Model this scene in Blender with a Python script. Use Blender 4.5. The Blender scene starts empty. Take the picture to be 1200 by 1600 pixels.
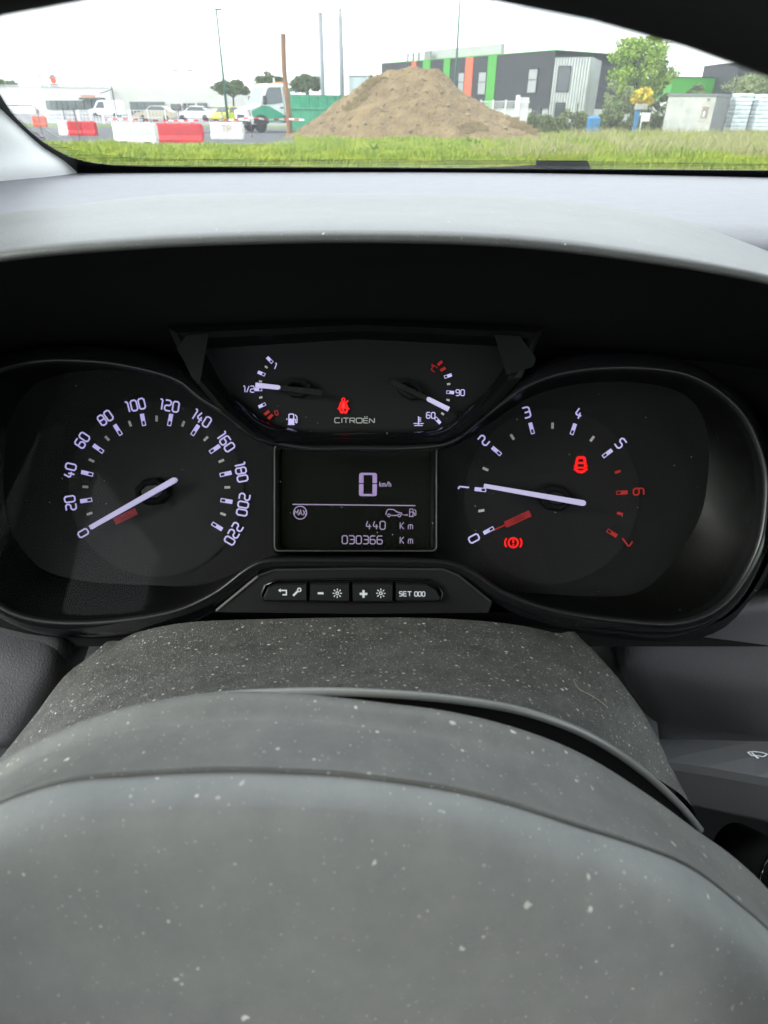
import bpy, math, random
from mathutils import Vector, Matrix, noise
random.seed(7)
rad = math.radians
SC = bpy.context.scene
COL = SC.collection

# ------------------------------------------------------------------ camera
CAM = Vector((0.0, 0.0, 1.5))            # eye 1.5 m above the ground
PITCH, ROLL, F = 32.3, 0.5, 1000.0       # F: focal length in pixels of the 1200x1600 picture
cam_data = bpy.data.cameras.new('camera')
cam = bpy.data.objects.new('camera', cam_data)
COL.objects.link(cam)
ROT = Matrix.Rotation(rad(90 - PITCH), 3, 'X') @ Matrix.Rotation(rad(ROLL), 3, 'Z')
cam.matrix_world = Matrix.Translation(CAM) @ ROT.to_4x4()
cam_data.sensor_fit = 'VERTICAL'
cam_data.sensor_height = 36.0
cam_data.lens = 36.0 * F / 1600.0
cam_data.clip_start = 0.005
cam_data.clip_end = 3000
cam_data.dof.use_dof = True
cam_data.dof.focus_distance = 0.44
cam_data.dof.aperture_fstop = 22.0
SC.camera = cam

# ------------------------------------------------------------------ sky and sun (overcast)
world = bpy.data.worlds.new('World')
SC.world = world
world.use_nodes = True
wn, wl = world.node_tree.nodes, world.node_tree.links
wn.clear()
SUN_EL, SUN_AZ = 33.0, 248.0             # soft sun behind cloud, behind the car on its left
sky = wn.new('ShaderNodeTexSky')
sky.sky_type = 'NISHITA'
sky.sun_disc = False
sky.sun_elevation = rad(SUN_EL)
sky.sun_rotation = rad(SUN_AZ)
sky.air_density = 1.0
sky.dust_density = 3.0
tc = wn.new('ShaderNodeTexCoord')
mp = wn.new('ShaderNodeMapping')
mp.inputs['Scale'].default_value = (1.0, 1.0, 3.2)
nz = wn.new('ShaderNodeTexNoise')
nz.inputs['Scale'].default_value = 2.6
nz.inputs['Detail'].default_value = 7
nz.inputs['Roughness'].default_value = 0.55
rmp = wn.new('ShaderNodeValToRGB')
rmp.color_ramp.elements[0].position = 0.33
rmp.color_ramp.elements[0].color = (8.6, 9.2, 10.0, 1)
rmp.color_ramp.elements[1].position = 0.62
rmp.color_ramp.elements[1].color = (11.6, 11.9, 12.2, 1)
mx = wn.new('ShaderNodeMixRGB')
mx.inputs['Fac'].default_value = 0.88    # thick cloud cover over the clear sky
bg = wn.new('ShaderNodeBackground')
bg.inputs['Strength'].default_value = 0.1
wo = wn.new('ShaderNodeOutputWorld')
wl.new(tc.outputs['Generated'], mp.inputs['Vector'])
wl.new(mp.outputs['Vector'], nz.inputs['Vector'])
wl.new(nz.outputs['Fac'], rmp.inputs['Fac'])
wl.new(sky.outputs['Color'], mx.inputs['Color1'])
wl.new(rmp.outputs['Color'], mx.inputs['Color2'])
wl.new(mx.outputs['Color'], bg.inputs['Color'])
wl.new(bg.outputs['Background'], wo.inputs['Surface'])

sun_data = bpy.data.lights.new('sun', 'SUN')
sun_data.energy = 1.2
sun_data.angle = rad(25)
sun_data.color = (1.0, 0.96, 0.90)
sun = bpy.data.objects.new('sun', sun_data)
COL.objects.link(sun)
_az, _el = rad(SUN_AZ), rad(SUN_EL)
_sd = Vector((math.sin(_az) * math.cos(_el), math.cos(_az) * math.cos(_el), math.sin(_el)))
sun.rotation_euler = _sd.to_track_quat('Z', 'Y').to_euler()
sun.location = (0, -20, 40)

vs = SC.view_settings
vs.view_transform = 'Standard'
vs.look = 'None'
vs.exposure = 2.1
vs.gamma = 1.0
vs.use_curve_mapping = False
SC.render.engine = 'CYCLES'
SC.cycles.use_denoising = True
SC.cycles.max_bounces = 10
SC.cycles.diffuse_bounces = 5
SC.cycles.glossy_bounces = 4
SC.cycles.transparent_max_bounces = 16
SC.cycles.sample_clamp_indirect = 6.0
SC.cycles.caustics_reflective = False
SC.cycles.caustics_refractive = False

# ------------------------------------------------------------------ rays of the picture
def ray(px, py):
    return ROT @ Vector(((px - 600.0) / F, -(py - 800.0) / F, -1.0))

def atY(px, py, y):
    d = ray(px, py)
    return CAM + d * (y / d.y)

def gp(px, py, z=0.0):
    d = ray(px, py)
    return CAM + d * ((z - CAM.z) / d.z)

def xat(px, y, z=0.0):
    """x of a point at forward distance y and height z that stands in picture column px"""
    lo, hi = -400.0, 400.0
    inv = ROT.transposed()
    for _ in range(60):
        m = (lo + hi) / 2
        p = inv @ (Vector((m, y, z)) - CAM)
        if 600 + F * p.x / -p.z < px: lo = m
        else: hi = m
    return (lo + hi) / 2

def zat(px, py, y):
    return atY(px, py, y).z

CL_P = CAM + Vector((0, 0.284, -0.168))   # the instrument face: a plane leaning back 30 degrees
CL_N = Vector((0, -math.cos(rad(30)), math.sin(rad(30))))
CL_V = Vector((0, math.sin(rad(30)), math.cos(rad(30))))
CL_R = Vector((1, 0, 0))
def cl2(px, py, off=0.0):
    d = ray(px, py)
    t = ((CL_P + CL_N * off - CAM).dot(CL_N)) / d.dot(CL_N)
    p = CAM + d * t - CL_P
    return (p.dot(CL_R), p.dot(CL_V))
def c3(q, off=0.0):
    return CL_P + CL_R * q[0] + CL_V * q[1] + CL_N * off
def cl(px, py, off=0.0):
    return c3(cl2(px, py, off), off)
PXM = 0.33 / F                            # metres per picture pixel on the instrument face

# ------------------------------------------------------------------ materials
MATS = {}
def mat(name, col, rough=0.6, metal=0.0, var=0.0, vscale=8.0, bump=0.0, bscale=300.0, emit=None, estr=1.0,
        spec=0.5, col2=None, detail=5.0, coat=0.0, bdist=0.002, stretch=None):
    if name in MATS: return MATS[name]
    m = bpy.data.materials.new(name)
    m.use_nodes = True
    nt = m.node_tree
    b = nt.nodes['Principled BSDF']
    b.inputs['Base Color'].default_value = (*col, 1)
    b.inputs['Roughness'].default_value = rough
    b.inputs['Metallic'].default_value = metal
    b.inputs['Specular IOR Level'].default_value = spec
    b.inputs['Coat Weight'].default_value = coat
    if emit:
        b.inputs['Emission Color'].default_value = (*emit, 1)
        b.inputs['Emission Strength'].default_value = estr
    if var or bump or col2:
        t = nt.nodes.new('ShaderNodeTexCoord')
        src = t.outputs['Object']
        if stretch:
            mpn = nt.nodes.new('ShaderNodeMapping')
            mpn.inputs['Scale'].default_value = stretch
            nt.links.new(src, mpn.inputs['Vector'])
            src = mpn.outputs['Vector']
        if var or col2:
            n = nt.nodes.new('ShaderNodeTexNoise')
            n.inputs['Scale'].default_value = vscale
            n.inputs['Detail'].default_value = detail
            nt.links.new(src, n.inputs['Vector'])
            r = nt.nodes.new('ShaderNodeValToRGB')
            c2 = col2 or tuple(c * (1 + var) for c in col)
            c1 = col if col2 else tuple(c * (1 - var) for c in col)
            r.color_ramp.elements[0].position = 0.32
            r.color_ramp.elements[1].position = 0.68
            r.color_ramp.elements[0].color = (*c1, 1)
            r.color_ramp.elements[1].color = (*c2, 1)
            nt.links.new(n.outputs['Fac'], r.inputs['Fac'])
            nt.links.new(r.outputs['Color'], b.inputs['Base Color'])
        if bump:
            n2 = nt.nodes.new('ShaderNodeTexNoise')
            n2.inputs['Scale'].default_value = bscale
            n2.inputs['Detail'].default_value = 3
            nt.links.new(src, n2.inputs['Vector'])
            bp = nt.nodes.new('ShaderNodeBump')
            bp.inputs['Strength'].default_value = bump
            bp.inputs['Distance'].default_value = bdist
            nt.links.new(n2.outputs['Fac'], bp.inputs['Height'])
            nt.links.new(bp.outputs['Normal'], b.inputs['Normal'])
    MATS[name] = m
    return m

def dusty(name, col, dust, rough, scale1, thr1, scale2, thr2, bump=0.25, bscale=900, film=0.2, rare=4.0):
    """grained plastic with pale dust grains and a thin uneven film of dust"""
    m = mat(name, col, rough)
    nt = m.node_tree
    L = nt.links.new
    b = nt.nodes['Principled BSDF']
    t = nt.nodes.new('ShaderNodeTexCoord')
    prev = None
    base = nt.nodes.new('ShaderNodeRGB'); base.outputs[0].default_value = (*col, 1)
    fn = nt.nodes.new('ShaderNodeTexNoise'); fn.inputs['Scale'].default_value = 70; fn.inputs['Detail'].default_value = 8
    fn.inputs['Roughness'].default_value = 0.7
    L(t.outputs['Object'], fn.inputs['Vector'])
    fr = nt.nodes.new('ShaderNodeMapRange'); fr.inputs[1].default_value = 0.35; fr.inputs[2].default_value = 0.75
    fr.inputs[3].default_value = 0.0; fr.inputs[4].default_value = film
    L(fn.outputs['Fac'], fr.inputs[0])
    mxa = nt.nodes.new('ShaderNodeMixRGB'); mxa.inputs['Color2'].default_value = (*dust, 1)
    L(fr.outputs[0], mxa.inputs['Fac']); L(base.outputs[0], mxa.inputs['Color1'])
    prev = mxa.outputs['Color']
    wob = nt.nodes.new('ShaderNodeTexNoise'); wob.inputs['Scale'].default_value = scale1 * 2.2; wob.inputs['Detail'].default_value = 2
    L(t.outputs['Object'], wob.inputs['Vector'])
    for sc_, th, seedv, br in ((scale1, thr1, 0.0, 0.75), (scale2, thr2, 5.3, 0.5), (scale2 * 1.9, thr2 * 1.15, 2.1, 0.4)):
        mpn = nt.nodes.new('ShaderNodeMapping'); mpn.inputs['Location'].default_value = (seedv, seedv, seedv)
        L(t.outputs['Object'], mpn.inputs['Vector'])
        wa = nt.nodes.new('ShaderNodeVectorMath'); wa.operation = 'MULTIPLY_ADD'; wa.inputs[1].default_value = (0.5 / sc_,) * 3
        L(wob.outputs['Color'], wa.inputs[0]); L(mpn.outputs['Vector'], wa.inputs[2])
        v = nt.nodes.new('ShaderNodeTexVoronoi'); v.inputs['Scale'].default_value = sc_
        L(wa.outputs[0], v.inputs['Vector'])
        # a random radius and paleness for every grain, most of them nothing at all
        sep = nt.nodes.new('ShaderNodeSeparateColor'); L(v.outputs['Color'], sep.inputs[0])
        pw = nt.nodes.new('ShaderNodeMath'); pw.operation = 'POWER'; pw.inputs[1].default_value = rare
        L(sep.outputs[0], pw.inputs[0])
        rr = nt.nodes.new('ShaderNodeMath'); rr.operation = 'MULTIPLY'; rr.inputs[1].default_value = th
        L(pw.outputs[0], rr.inputs[0])
        df = nt.nodes.new('ShaderNodeMath'); df.operation = 'SUBTRACT'
        L(rr.outputs[0], df.inputs[0]); L(v.outputs['Distance'], df.inputs[1])
        sf = nt.nodes.new('ShaderNodeMath'); sf.operation = 'MULTIPLY'; sf.inputs[1].default_value = 1.0 / (th * 0.45); sf.use_clamp = True
        L(df.outputs[0], sf.inputs[0])
        ml = nt.nodes.new('ShaderNodeMath'); ml.operation = 'MULTIPLY'
        L(sf.outputs[0], ml.inputs[0]); L(sep.outputs[1], ml.inputs[1])
        m2 = nt.nodes.new('ShaderNodeMath'); m2.operation = 'MULTIPLY'; m2.inputs[1].default_value = br * 1.5; m2.use_clamp = True
        L(ml.outputs[0], m2.inputs[0])
        mxb = nt.nodes.new('ShaderNodeMixRGB'); mxb.inputs['Color2'].default_value = (*dust, 1)
        L(m2.outputs[0], mxb.inputs['Fac']); L(prev, mxb.inputs['Color1'])
        prev = mxb.outputs['Color']
    L(prev, b.inputs['Base Color'])
    n2 = nt.nodes.new('ShaderNodeTexVoronoi'); n2.inputs['Scale'].default_value = bscale
    L(t.outputs['Object'], n2.inputs['Vector'])
    bp = nt.nodes.new('ShaderNodeBump'); bp.inputs['Strength'].default_value = bump; bp.inputs['Distance'].default_value = 0.0006
    L(n2.outputs['Distance'], bp.inputs['Height']); L(bp.outputs['Normal'], b.inputs['Normal'])
    return m

def glass(name, tint=(0.93, 0.96, 0.95), rough=0.0, gloss=1.0, film=0.0):
    """thin clear sheet: light goes straight through, the surface mirrors by Fresnel"""
    m = bpy.data.materials.new(name); m.use_nodes = True
    nt = m.node_tree; nt.nodes.clear()
    o = nt.nodes.new('ShaderNodeOutputMaterial')
    tr = nt.nodes.new('ShaderNodeBsdfTransparent'); tr.inputs['Color'].default_value = (*tint, 1)
    gl = nt.nodes.new('ShaderNodeBsdfGlossy'); gl.inputs['Roughness'].default_value = rough
    fr = nt.nodes.new('ShaderNodeFresnel'); fr.inputs['IOR'].default_value = 1.45
    ml = nt.nodes.new('ShaderNodeMath'); ml.operation = 'MULTIPLY'; ml.inputs[1].default_value = gloss
    mxs = nt.nodes.new('ShaderNodeMixShader')
    nt.links.new(fr.outputs[0], ml.inputs[0]); nt.links.new(ml.outputs[0], mxs.inputs[0])
    nt.links.new(tr.outputs[0], mxs.inputs[1]); nt.links.new(gl.outputs[0], mxs.inputs[2])
    if film:                                # dust on the glass scatters a little of the sky's light
        tl = nt.nodes.new('ShaderNodeBsdfTranslucent'); tl.inputs['Color'].default_value = (0.8, 0.8, 0.8, 1)
        mf = nt.nodes.new('ShaderNodeMixShader'); mf.inputs[0].default_value = film
        nt.links.new(mxs.outputs[0], mf.inputs[1]); nt.links.new(tl.outputs[0], mf.inputs[2])
        mxs = mf
    nt.links.new(mxs.outputs[0], o.inputs['Surface'])
    return m

# ------------------------------------------------------------------ objects
OFF = [Vector((0, 0, 0))]
def mk(name, vf, m, parent=None, smooth=False):
    verts, faces = vf
    o_ = OFF[0]
    me = bpy.data.meshes.new(name)
    me.from_pydata([(v[0] - o_.x, v[1] - o_.y, v[2] - o_.z) for v in verts], [], faces)
    me.materials.append(m)
    if smooth:
        me.polygons.foreach_set('use_smooth', [True] * len(me.polygons))
    me.update()
    o = bpy.data.objects.new(name, me)
    COL.objects.link(o)
    if parent: o.parent = parent
    else: o.location = o_
    return o

def tag(o, label=None, cat=None, group=None, kind=None):
    if label: o['label'] = label
    if cat: o['category'] = cat
    if group: o['group'] = group
    if kind: o['kind'] = kind
    return o

def thing(name, label, cat, loc=(0, 0, 0), rz=0.0, group=None, world_coords=False):
    o = bpy.data.objects.new(name, None)
    o.empty_display_size = 0.1
    COL.objects.link(o)
    o.location = loc
    o.rotation_euler = (0, 0, rz)
    OFF[0] = Vector(loc) if world_coords else Vector((0, 0, 0))
    return tag(o, label, cat, group)

def copy_tree(o, parent=None):
    c = o.copy(); COL.objects.link(c)
    if parent: c.parent = parent
    for ch in list(o.children): copy_tree(ch, c)
    return c

def join(*vfs):
    V, Fc = [], []
    for v, f in vfs:
        n = len(V); V += list(v); Fc += [tuple(i + n for i in q) for q in f]
    return V, Fc

def box(x0, x1, y0, y1, z0, z1):
    v = [(x, y, z) for z in (z0, z1) for y in (y0, y1) for x in (x0, x1)]
    return v, [(0, 2, 3, 1), (4, 5, 7, 6), (0, 1, 5, 4), (2, 6, 7, 3), (0, 4, 6, 2), (1, 3, 7, 5)]

def bbox(x0, x1, y0, y1, z0, z1, b=0.02):
    """box with chamfered edges"""
    V, Fc = [], []
    def ring(z, i):
        xa, xb, ya, yb = x0 + i, x1 - i, y0 + i, y1 - i
        c = b
        return [(xa + c, ya, z), (xb - c, ya, z), (xb, ya + c, z), (xb, yb - c, z), (xb - c, yb, z), (xa + c, yb, z), (xa, yb - c, z), (xa, ya + c, z)]
    rs = [ring(z0, b), ring(z0 + b, 0), ring(z1 - b, 0), ring(z1, b)]
    for r in rs: V += r
    for k in range(3):
        for i in range(8):
            j = (i + 1) % 8
            Fc.append((k * 8 + i, k * 8 + j, k * 8 + 8 + j, k * 8 + 8 + i))
    Fc.append(tuple(range(7, -1, -1))); Fc.append(tuple(range(24, 32)))
    return V, Fc

def grid(rows, closed=False, flip=False):
    V = [p for r in rows for p in r]
    n = len(rows[0]); Fc = []
    for i in range(len(rows) - 1):
        for j in range(n if closed else n - 1):
            k = (j + 1) % n
            q = (i * n + j, i * n + k, (i + 1) * n + k, (i + 1) * n + j)
            Fc.append(q[::-1] if flip else q)
    return V, Fc

def tube(path, r, n=8, r2=None, cap=True):
    path = [Vector(p) for p in path]
    rows = []
    prev = None
    for i, p in enumerate(path):
        t = (path[min(i + 1, len(path) - 1)] - path[max(i - 1, 0)]).normalized()
        if prev is None:
            a = Vector((0, 0, 1)) if abs(t.z) < 0.9 else Vector((1, 0, 0))
            u = t.cross(a).normalized()
        else:
            u = (prev - t * prev.dot(t)).normalized()
        prev = u
        w = t.cross(u)
        rr = r if r2 is None else r + (r2 - r) * i / (len(path) - 1)
        rows.append([p + u * rr * math.cos(2 * math.pi * k / n) + w * rr * math.sin(2 * math.pi * k / n) for k in range(n)])
    V, Fc = grid(rows, True)
    if cap:
        Fc.append(tuple(range(n - 1, -1, -1))); Fc.append(tuple(range(len(V) - n, len(V))))
    return V, Fc

def lathe(prof, n=24, axis='z', org=(0, 0, 0)):
    rows = []
    for r, h in prof:
        row = []
        for k in range(n):
            a = 2 * math.pi * k / n
            c, s = r * math.cos(a), r * math.sin(a)
            p = (c, s, h) if axis == 'z' else ((c, h, s) if axis == 'y' else (h, c, s))
            row.append((p[0] + org[0], p[1] + org[1], p[2] + org[2]))
        rows.append(row)
    V, Fc = grid(rows, True, axis == 'y')
    Fc.append(tuple(range(n - 1, -1, -1))); Fc.append(tuple(range(len(V) - n, len(V))))
    return V, Fc

def prism(poly, f0, f1):
    """poly: 2D points; f0/f1: functions 2D point -> 3D point for the two caps"""
    n = len(poly)
    V = [f0(p) for p in poly] + [f1(p) for p in poly]
    Fc = [tuple(range(n - 1, -1, -1)), tuple(range(n, 2 * n))]
    Fc += [(i, (i + 1) % n, n + (i + 1) % n, n + i) for i in range(n)]
    return V, Fc

def cr(pts, n, closed=False):
    """Catmull-Rom through pts, n samples, even in arc length"""
    P = [Vector(p) for p in pts]
    m = len(P)
    seg = m if closed else m - 1
    fine = []
    K = 12
    for i in range(seg):
        if closed:
            a, b, c, d = P[i - 1], P[i], P[(i + 1) % m], P[(i + 2) % m]
        else:
            b, c = P[i], P[i + 1]
            a = P[i - 1] if i else b * 2 - c
            d = P[i + 2] if i + 2 < m else c * 2 - b
        for k in range(K):
            t = k / K
            fine.append(0.5 * ((2 * b) + (c - a) * t + (2 * a - 5 * b + 4 * c - d) * t * t + (3 * b - a - 3 * c + d) * t ** 3))
    fine.append(P[0].copy() if closed else P[-1].copy())
    L = [0.0]
    for i in range(1, len(fine)): L.append(L[-1] + (fine[i] - fine[i - 1]).length)
    out = []
    cnt = n if closed else n - 1
    j = 0
    for k in range(n):
        s = L[-1] * k / cnt
        while j < len(L) - 2 and L[j + 1] < s: j += 1
        u = (s - L[j]) / max(L[j + 1] - L[j], 1e-12)
        out.append(fine[j].lerp(fine[j + 1], min(max(u, 0), 1)))
    return out

def loft(rows, nu=64, nv=None, flip=False):
    """rows of 3D control points -> smooth grid"""
    R = [cr(r, nu) for r in rows]
    nv = nv or (len(rows) - 1) * 6 + 1
    cols = [cr([R[i][k] for i in range(len(R))], nv) for k in range(nu)]
    return grid([[cols[k][v] for k in range(nu)] for v in range(nv)], False, flip)

def thick(vf, d):
    """give an open sheet a thickness of d (a vector)"""
    V, Fc = vf
    n = len(V)
    V2 = [Vector(v) for v in V] + [Vector(v) + d for v in V]
    F2 = list(Fc) + [tuple(n + i for i in f[::-1]) for f in Fc]
    from collections import Counter
    cnt = Counter()
    for f in Fc:
        for i in range(len(f)):
            cnt[frozenset((f[i], f[(i + 1) % len(f)]))] += 1
    for f in Fc:
        for i in range(len(f)):
            a, b = f[i], f[(i + 1) % len(f)]
            if cnt[frozenset((a, b))] == 1:
                F2.append((b, a, n + a, n + b))
    return V2, F2

# ------------------------------------------------------------------ stroke lettering
W_ = 0.62
GL = {
 '0': [([(0, 0), (W_, 0), (W_, 1), (0, 1)], 1)], '1': [([(0.08, 1), (0.34, 1), (0.34, 0)], 0)],
 '2': [([(0, 1), (W_, 1), (W_, .52), (0, .52), (0, 0), (W_, 0)], 0)],
 '3': [([(0, 1), (W_, 1), (W_, 0), (0, 0)], 0), ([(.12, .52), (W_, .52)], 0)],
 '4': [([(.2, 1), (0, .34), (W_, .34)], 0), ([(.42, .62), (.42, 0)], 0)],
 '5': [([(W_, 1), (0, 1), (0, .55), (W_, .55), (W_, 0), (0, 0)], 0)],
 '6': [([(W_, 1), (0, 1), (0, 0), (W_, 0), (W_, .54), (0, .54)], 0)],
 '7': [([(0, 1), (W_, 1), (.24, 0)], 0)],
 '8': [([(0, 0), (W_, 0), (W_, 1), (0, 1)], 1), ([(0, .52), (W_, .52)], 0)],
 '9': [([(W_, .46), (0, .46), (0, 1), (W_, 1), (W_, 0), (0, 0)], 0)],
 '/': [([(0, 0), (.4, 1)], 0)], '-': [([(.05, .5), (.6, .5)], 0)], '+': [([(.0, .5), (.64, .5)], 0), ([(.32, .18), (.32, .82)], 0)],
 'C': [([(W_ * 1.4, 1), (0, 1), (0, 0), (W_ * 1.4, 0)], 0)], 'I': [([(.1, 1), (.1, 0)], 0)], 'T': [([(0, 1), (.9, 1)], 0), ([(.45, 1), (.45, 0)], 0)],
 'R': [([(0, 0), (0, 1), (.85, 1), (.85, .45), (0, .45)], 0), ([(.45, .45), (.85, 0)], 0)], 'O': [([(0, 0), (1, 0), (1, 1), (0, 1)], 1)],
 'E': [([(.75, 1), (0, 1), (0, 0), (.75, 0)], 0), ([(0, .5), (.7, .5)], 0)],
 'Ë': [([(.75, 1), (0, 1), (0, 0), (.75, 0)], 0), ([(0, .5), (.7, .5)], 0), ([(.12, 1.32), (.26, 1.32)], 0), ([(.5, 1.32), (.64, 1.32)], 0)],
 'N': [([(0, 0), (0, 1), (.85, 0), (.85, 1)], 0)], 'S': [([(.62, 1), (0, 1), (0, .52), (.62, .52), (.62, 0), (0, 0)], 0)],
 'M': [([(0, 0), (0, 1), (.4, .45), (.8, 1), (.8, 0)], 0)], 'A': [([(0, 0), (.36, 1), (.72, 0)], 0), ([(.15, .33), (.57, .33)], 0)],
 'X': [([(0, 0), (.66, 1)], 0), ([(0, 1), (.66, 0)], 0)], 'K': [([(0, 0), (0, 1)], 0), ([(.6, 1), (.08, .5), (.6, 0)], 0)],
 'k': [([(0, 0), (0, 1)], 0), ([(.42, .66), (.06, .33), (.45, 0)], 0)], 'm': [([(0, 0), (0, .66), (.7, .66), (.7, 0)], 0), ([(.35, .66), (.35, 0)], 0)],
 'h': [([(0, 0), (0, 1)], 0), ([(0, .62), (.42, .62), (.42, 0)], 0)], 'r': [([(0, 0), (0, .66), (.35, .66)], 0)], 'i': [([(.05, 0), (.05, .62)], 0)],
 'n': [([(0, 0), (0, .66), (.45, .66), (.45, 0)], 0)], 'x': [([(0, 0), (.45, .6)], 0), ([(0, .6), (.45, 0)], 0)], '°': [([(0, .68), (.28, .68), (.28, 1), (0, 1)], 1)],
 'P': [([(0, 0), (0, 1), (.6, 1), (.6, .45), (0, .45)], 0)], 'B': [([(0, 0), (0, 1), (.6, 1), (.6, 0)], 1), ([(0, .5), (.6, .5)], 0)],
 'U': [([(0, 1), (0, 0), (.6, 0), (.6, 1)], 0)], 'L': [([(0, 1), (0, 0), (.55, 0)], 0)], ' ': [],
}
ADV = {'1': .64, 'I': .34, 'i': .3, '/': .6, ' ': .5, 'C': 1.1, 'T': 1.1, 'R': 1.08, 'O': 1.22, 'E': .98, 'Ë': .98, 'N': 1.05, 'm': .92,
       'M': 1.02, 'A': .92, 'X': .86, 'K': .82, 'k': .62, 'h': .62, '°': .42, 'r': .52, 'n': .65, 'x': .62}

def ribbon(pts, w, closed=False, cham=0.12):
    """flat stroke of width w with bevelled corners, as (verts2d, faces)"""
    P = [Vector(p) for p in pts]
    if cham:
        Q = []
        n = len(P)
        for i, p in enumerate(P):
            if not closed and i in (0, n - 1): Q.append(p); continue
            a, b = P[i - 1], P[(i + 1) % n]
            c = min(cham, (a - p).length * 0.4, (b - p).length * 0.4)
            Q.append(p + (a - p).normalized() * c); Q.append(p + (b - p).normalized() * c)
        P = Q
    n = len(P)
    V, Fc = [], []
    for i, p in enumerate(P):
        a = P[i - 1] if (closed or i) else None
        b = P[(i + 1) % n] if (closed or i < n - 1) else None
        d1 = (p - a).normalized() if a is not None else (b - p).normalized()
        d2 = (b - p).normalized() if b is not None else d1
        n1 = Vector((-d1.y, d1.x)); n2 = Vector((-d2.y, d2.x))
        mm = n1 + n2
        mm = mm / max(mm.length_squared, 0.3) * 2 if mm.length > 1e-6 else n1
        V += [p + mm * w / 2, p - mm * w / 2]
    for i in range(n if closed else n - 1):
        j = (i + 1) % n
        Fc.append((2 * i, 2 * i + 1, 2 * j + 1, 2 * j))
    return V, Fc

def text2d(s, w=0.14, cham=0.12, sx=1.0):
    V, Fc = [], []
    x = 0.0
    for ch in s:
        for pts, closed in GL[ch]:
            v, f = ribbon([((p[0] * sx) + x, p[1]) for p in pts], w, bool(closed), cham)
            n = len(V); V += v; Fc += [tuple(i + n for i in q) for q in f]
        x += ADV.get(ch, .84) * sx
    xs = [v.x for v in V]
    cx = (min(xs) + max(xs)) / 2
    return [Vector((v.x - cx, v.y - 0.5)) for v in V], Fc

def put2d(vf, px, py, size_px, ang=0.0, off=0.0):
    """lay flat artwork (unit height) on the instrument face at a picture point"""
    q0 = cl2(px, py, off)
    s = size_px * PXM * (1.0 - off / 0.33)
    c, sn = math.cos(ang), math.sin(ang)
    return [c3((q0[0] + s * (v[0] * c - v[1] * sn), q0[1] + s * (v[0] * sn + v[1] * c)), off) for v in vf[0]], vf[1]

def disc2d(r, n=28, r0=None, cx=0, cy=0):
    if r0 is None:
        return [Vector((cx + r * math.cos(2 * math.pi * k / n), cy + r * math.sin(2 * math.pi * k / n))) for k in range(n)], [tuple(range(n))]
    V = []
    for k in range(n):
        a = 2 * math.pi * k / n
        V += [Vector((cx + r * math.cos(a), cy + r * math.sin(a))), Vector((cx + r0 * math.cos(a), cy + r0 * math.sin(a)))]
    return V, [(2 * k, 2 * ((k + 1) % n), 2 * ((k + 1) % n) + 1, 2 * k + 1) for k in range(n)]

def rect2d(x0, x1, y0, y1):
    return [Vector((x0, y0)), Vector((x1, y0)), Vector((x1, y1)), Vector((x0, y1))], [(0, 1, 2, 3)]

def offset_poly(poly, d):
    n = len(poly); out = []
    for i in range(n):
        t = (Vector(poly[(i + 1) % n]) - Vector(poly[i - 1])).normalized()
        out.append((poly[i][0] + t.y * d, poly[i][1] - t.x * d))
    return out
def ccw(poly):
    a = sum(poly[i][0] * poly[(i + 1) % len(poly)][1] - poly[(i + 1) % len(poly)][0] * poly[i][1] for i in range(len(poly)))
    return poly if a > 0 else poly[::-1]
# ================================================================== the car's interior
M_dash = dusty('dash_plastic', (0.112, 0.111, 0.134), (0.50, 0.49, 0.47), 0.50, 260, 0.18, 620, 0.24, bump=0.14, bscale=900, film=0.07)
M_hood = dusty('hood_plastic', (0.082, 0.084, 0.085), (0.50, 0.49, 0.46), 0.46, 300, 0.18, 700, 0.24, bump=0.14, bscale=1000, film=0.06)
M_black = mat('matt_black_plastic', (0.0035, 0.0035, 0.004), 0.8, spec=.2, bump=0.2, bscale=900, bdist=0.0004)
M_trimgrey = mat('lower_dash_plastic', (0.12, 0.115, 0.128), 0.45, bump=0.5, bscale=1000, bdist=0.0006)
M_gloss = mat('piano_black', (0.006, 0.006, 0.007), 0.13)
M_satin = mat('satin_black', (0.010, 0.010, 0.011), 0.32)
M_face = mat('dial_face', (0.0075, 0.0075, 0.0082), 0.6, spec=.2, bump=0.1, bscale=2500, bdist=0.0003)
M_wall = mat('pod_wall', (0.005, 0.0053, 0.0053), 0.30, spec=.07)
M_headliner = mat('headliner', (0.55, 0.55, 0.56), 0.9, bump=0.3, bscale=400)
M_pillar = mat('pillar_trim', (0.78, 0.79, 0.79), 0.55, bump=0.3, bscale=500, bdist=0.0008)
M_cloth = mat('seat_cloth', (0.06, 0.06, 0.065), 0.9, bump=0.4, bscale=600)
M_frit = mat('frit_black', (0.006, 0.006, 0.008), 0.35)
M_rubber = mat('wiper_rubber', (0.012, 0.012, 0.014), 0.5)
M_leather = dusty('column_plastic', (0.052, 0.052, 0.050), (0.60, 0.58, 0.53), 0.55, 430, 0.42, 900, 0.50, bump=0.3, bscale=1100, film=0.10, rare=2.6)
M_hub = dusty('hub_plastic', (0.165, 0.168, 0.169), (0.62, 0.61, 0.57), 0.60, 200, 0.22, 520, 0.28, bump=0.10, bscale=2200, film=0.09, rare=4.2)
M_hubband = dusty('hub_band_plastic', (0.100, 0.100, 0.097), (0.60, 0.58, 0.53), 0.55, 230, 0.24, 540, 0.32, bump=0.12, bscale=2000, film=0.09, rare=3.8)  # darker than the pad: the band's shading put partly into its colour
M_rim = mat('rim_leather', (0.008, 0.008, 0.009), 0.7, bump=0.3, bscale=500, bdist=0.0006)
LIT = (0.54, 0.48, 1.0)
M_lit = mat('lit_white', (0.25, 0.25, 0.25), 0.5, emit=LIT, estr=0.18)
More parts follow.
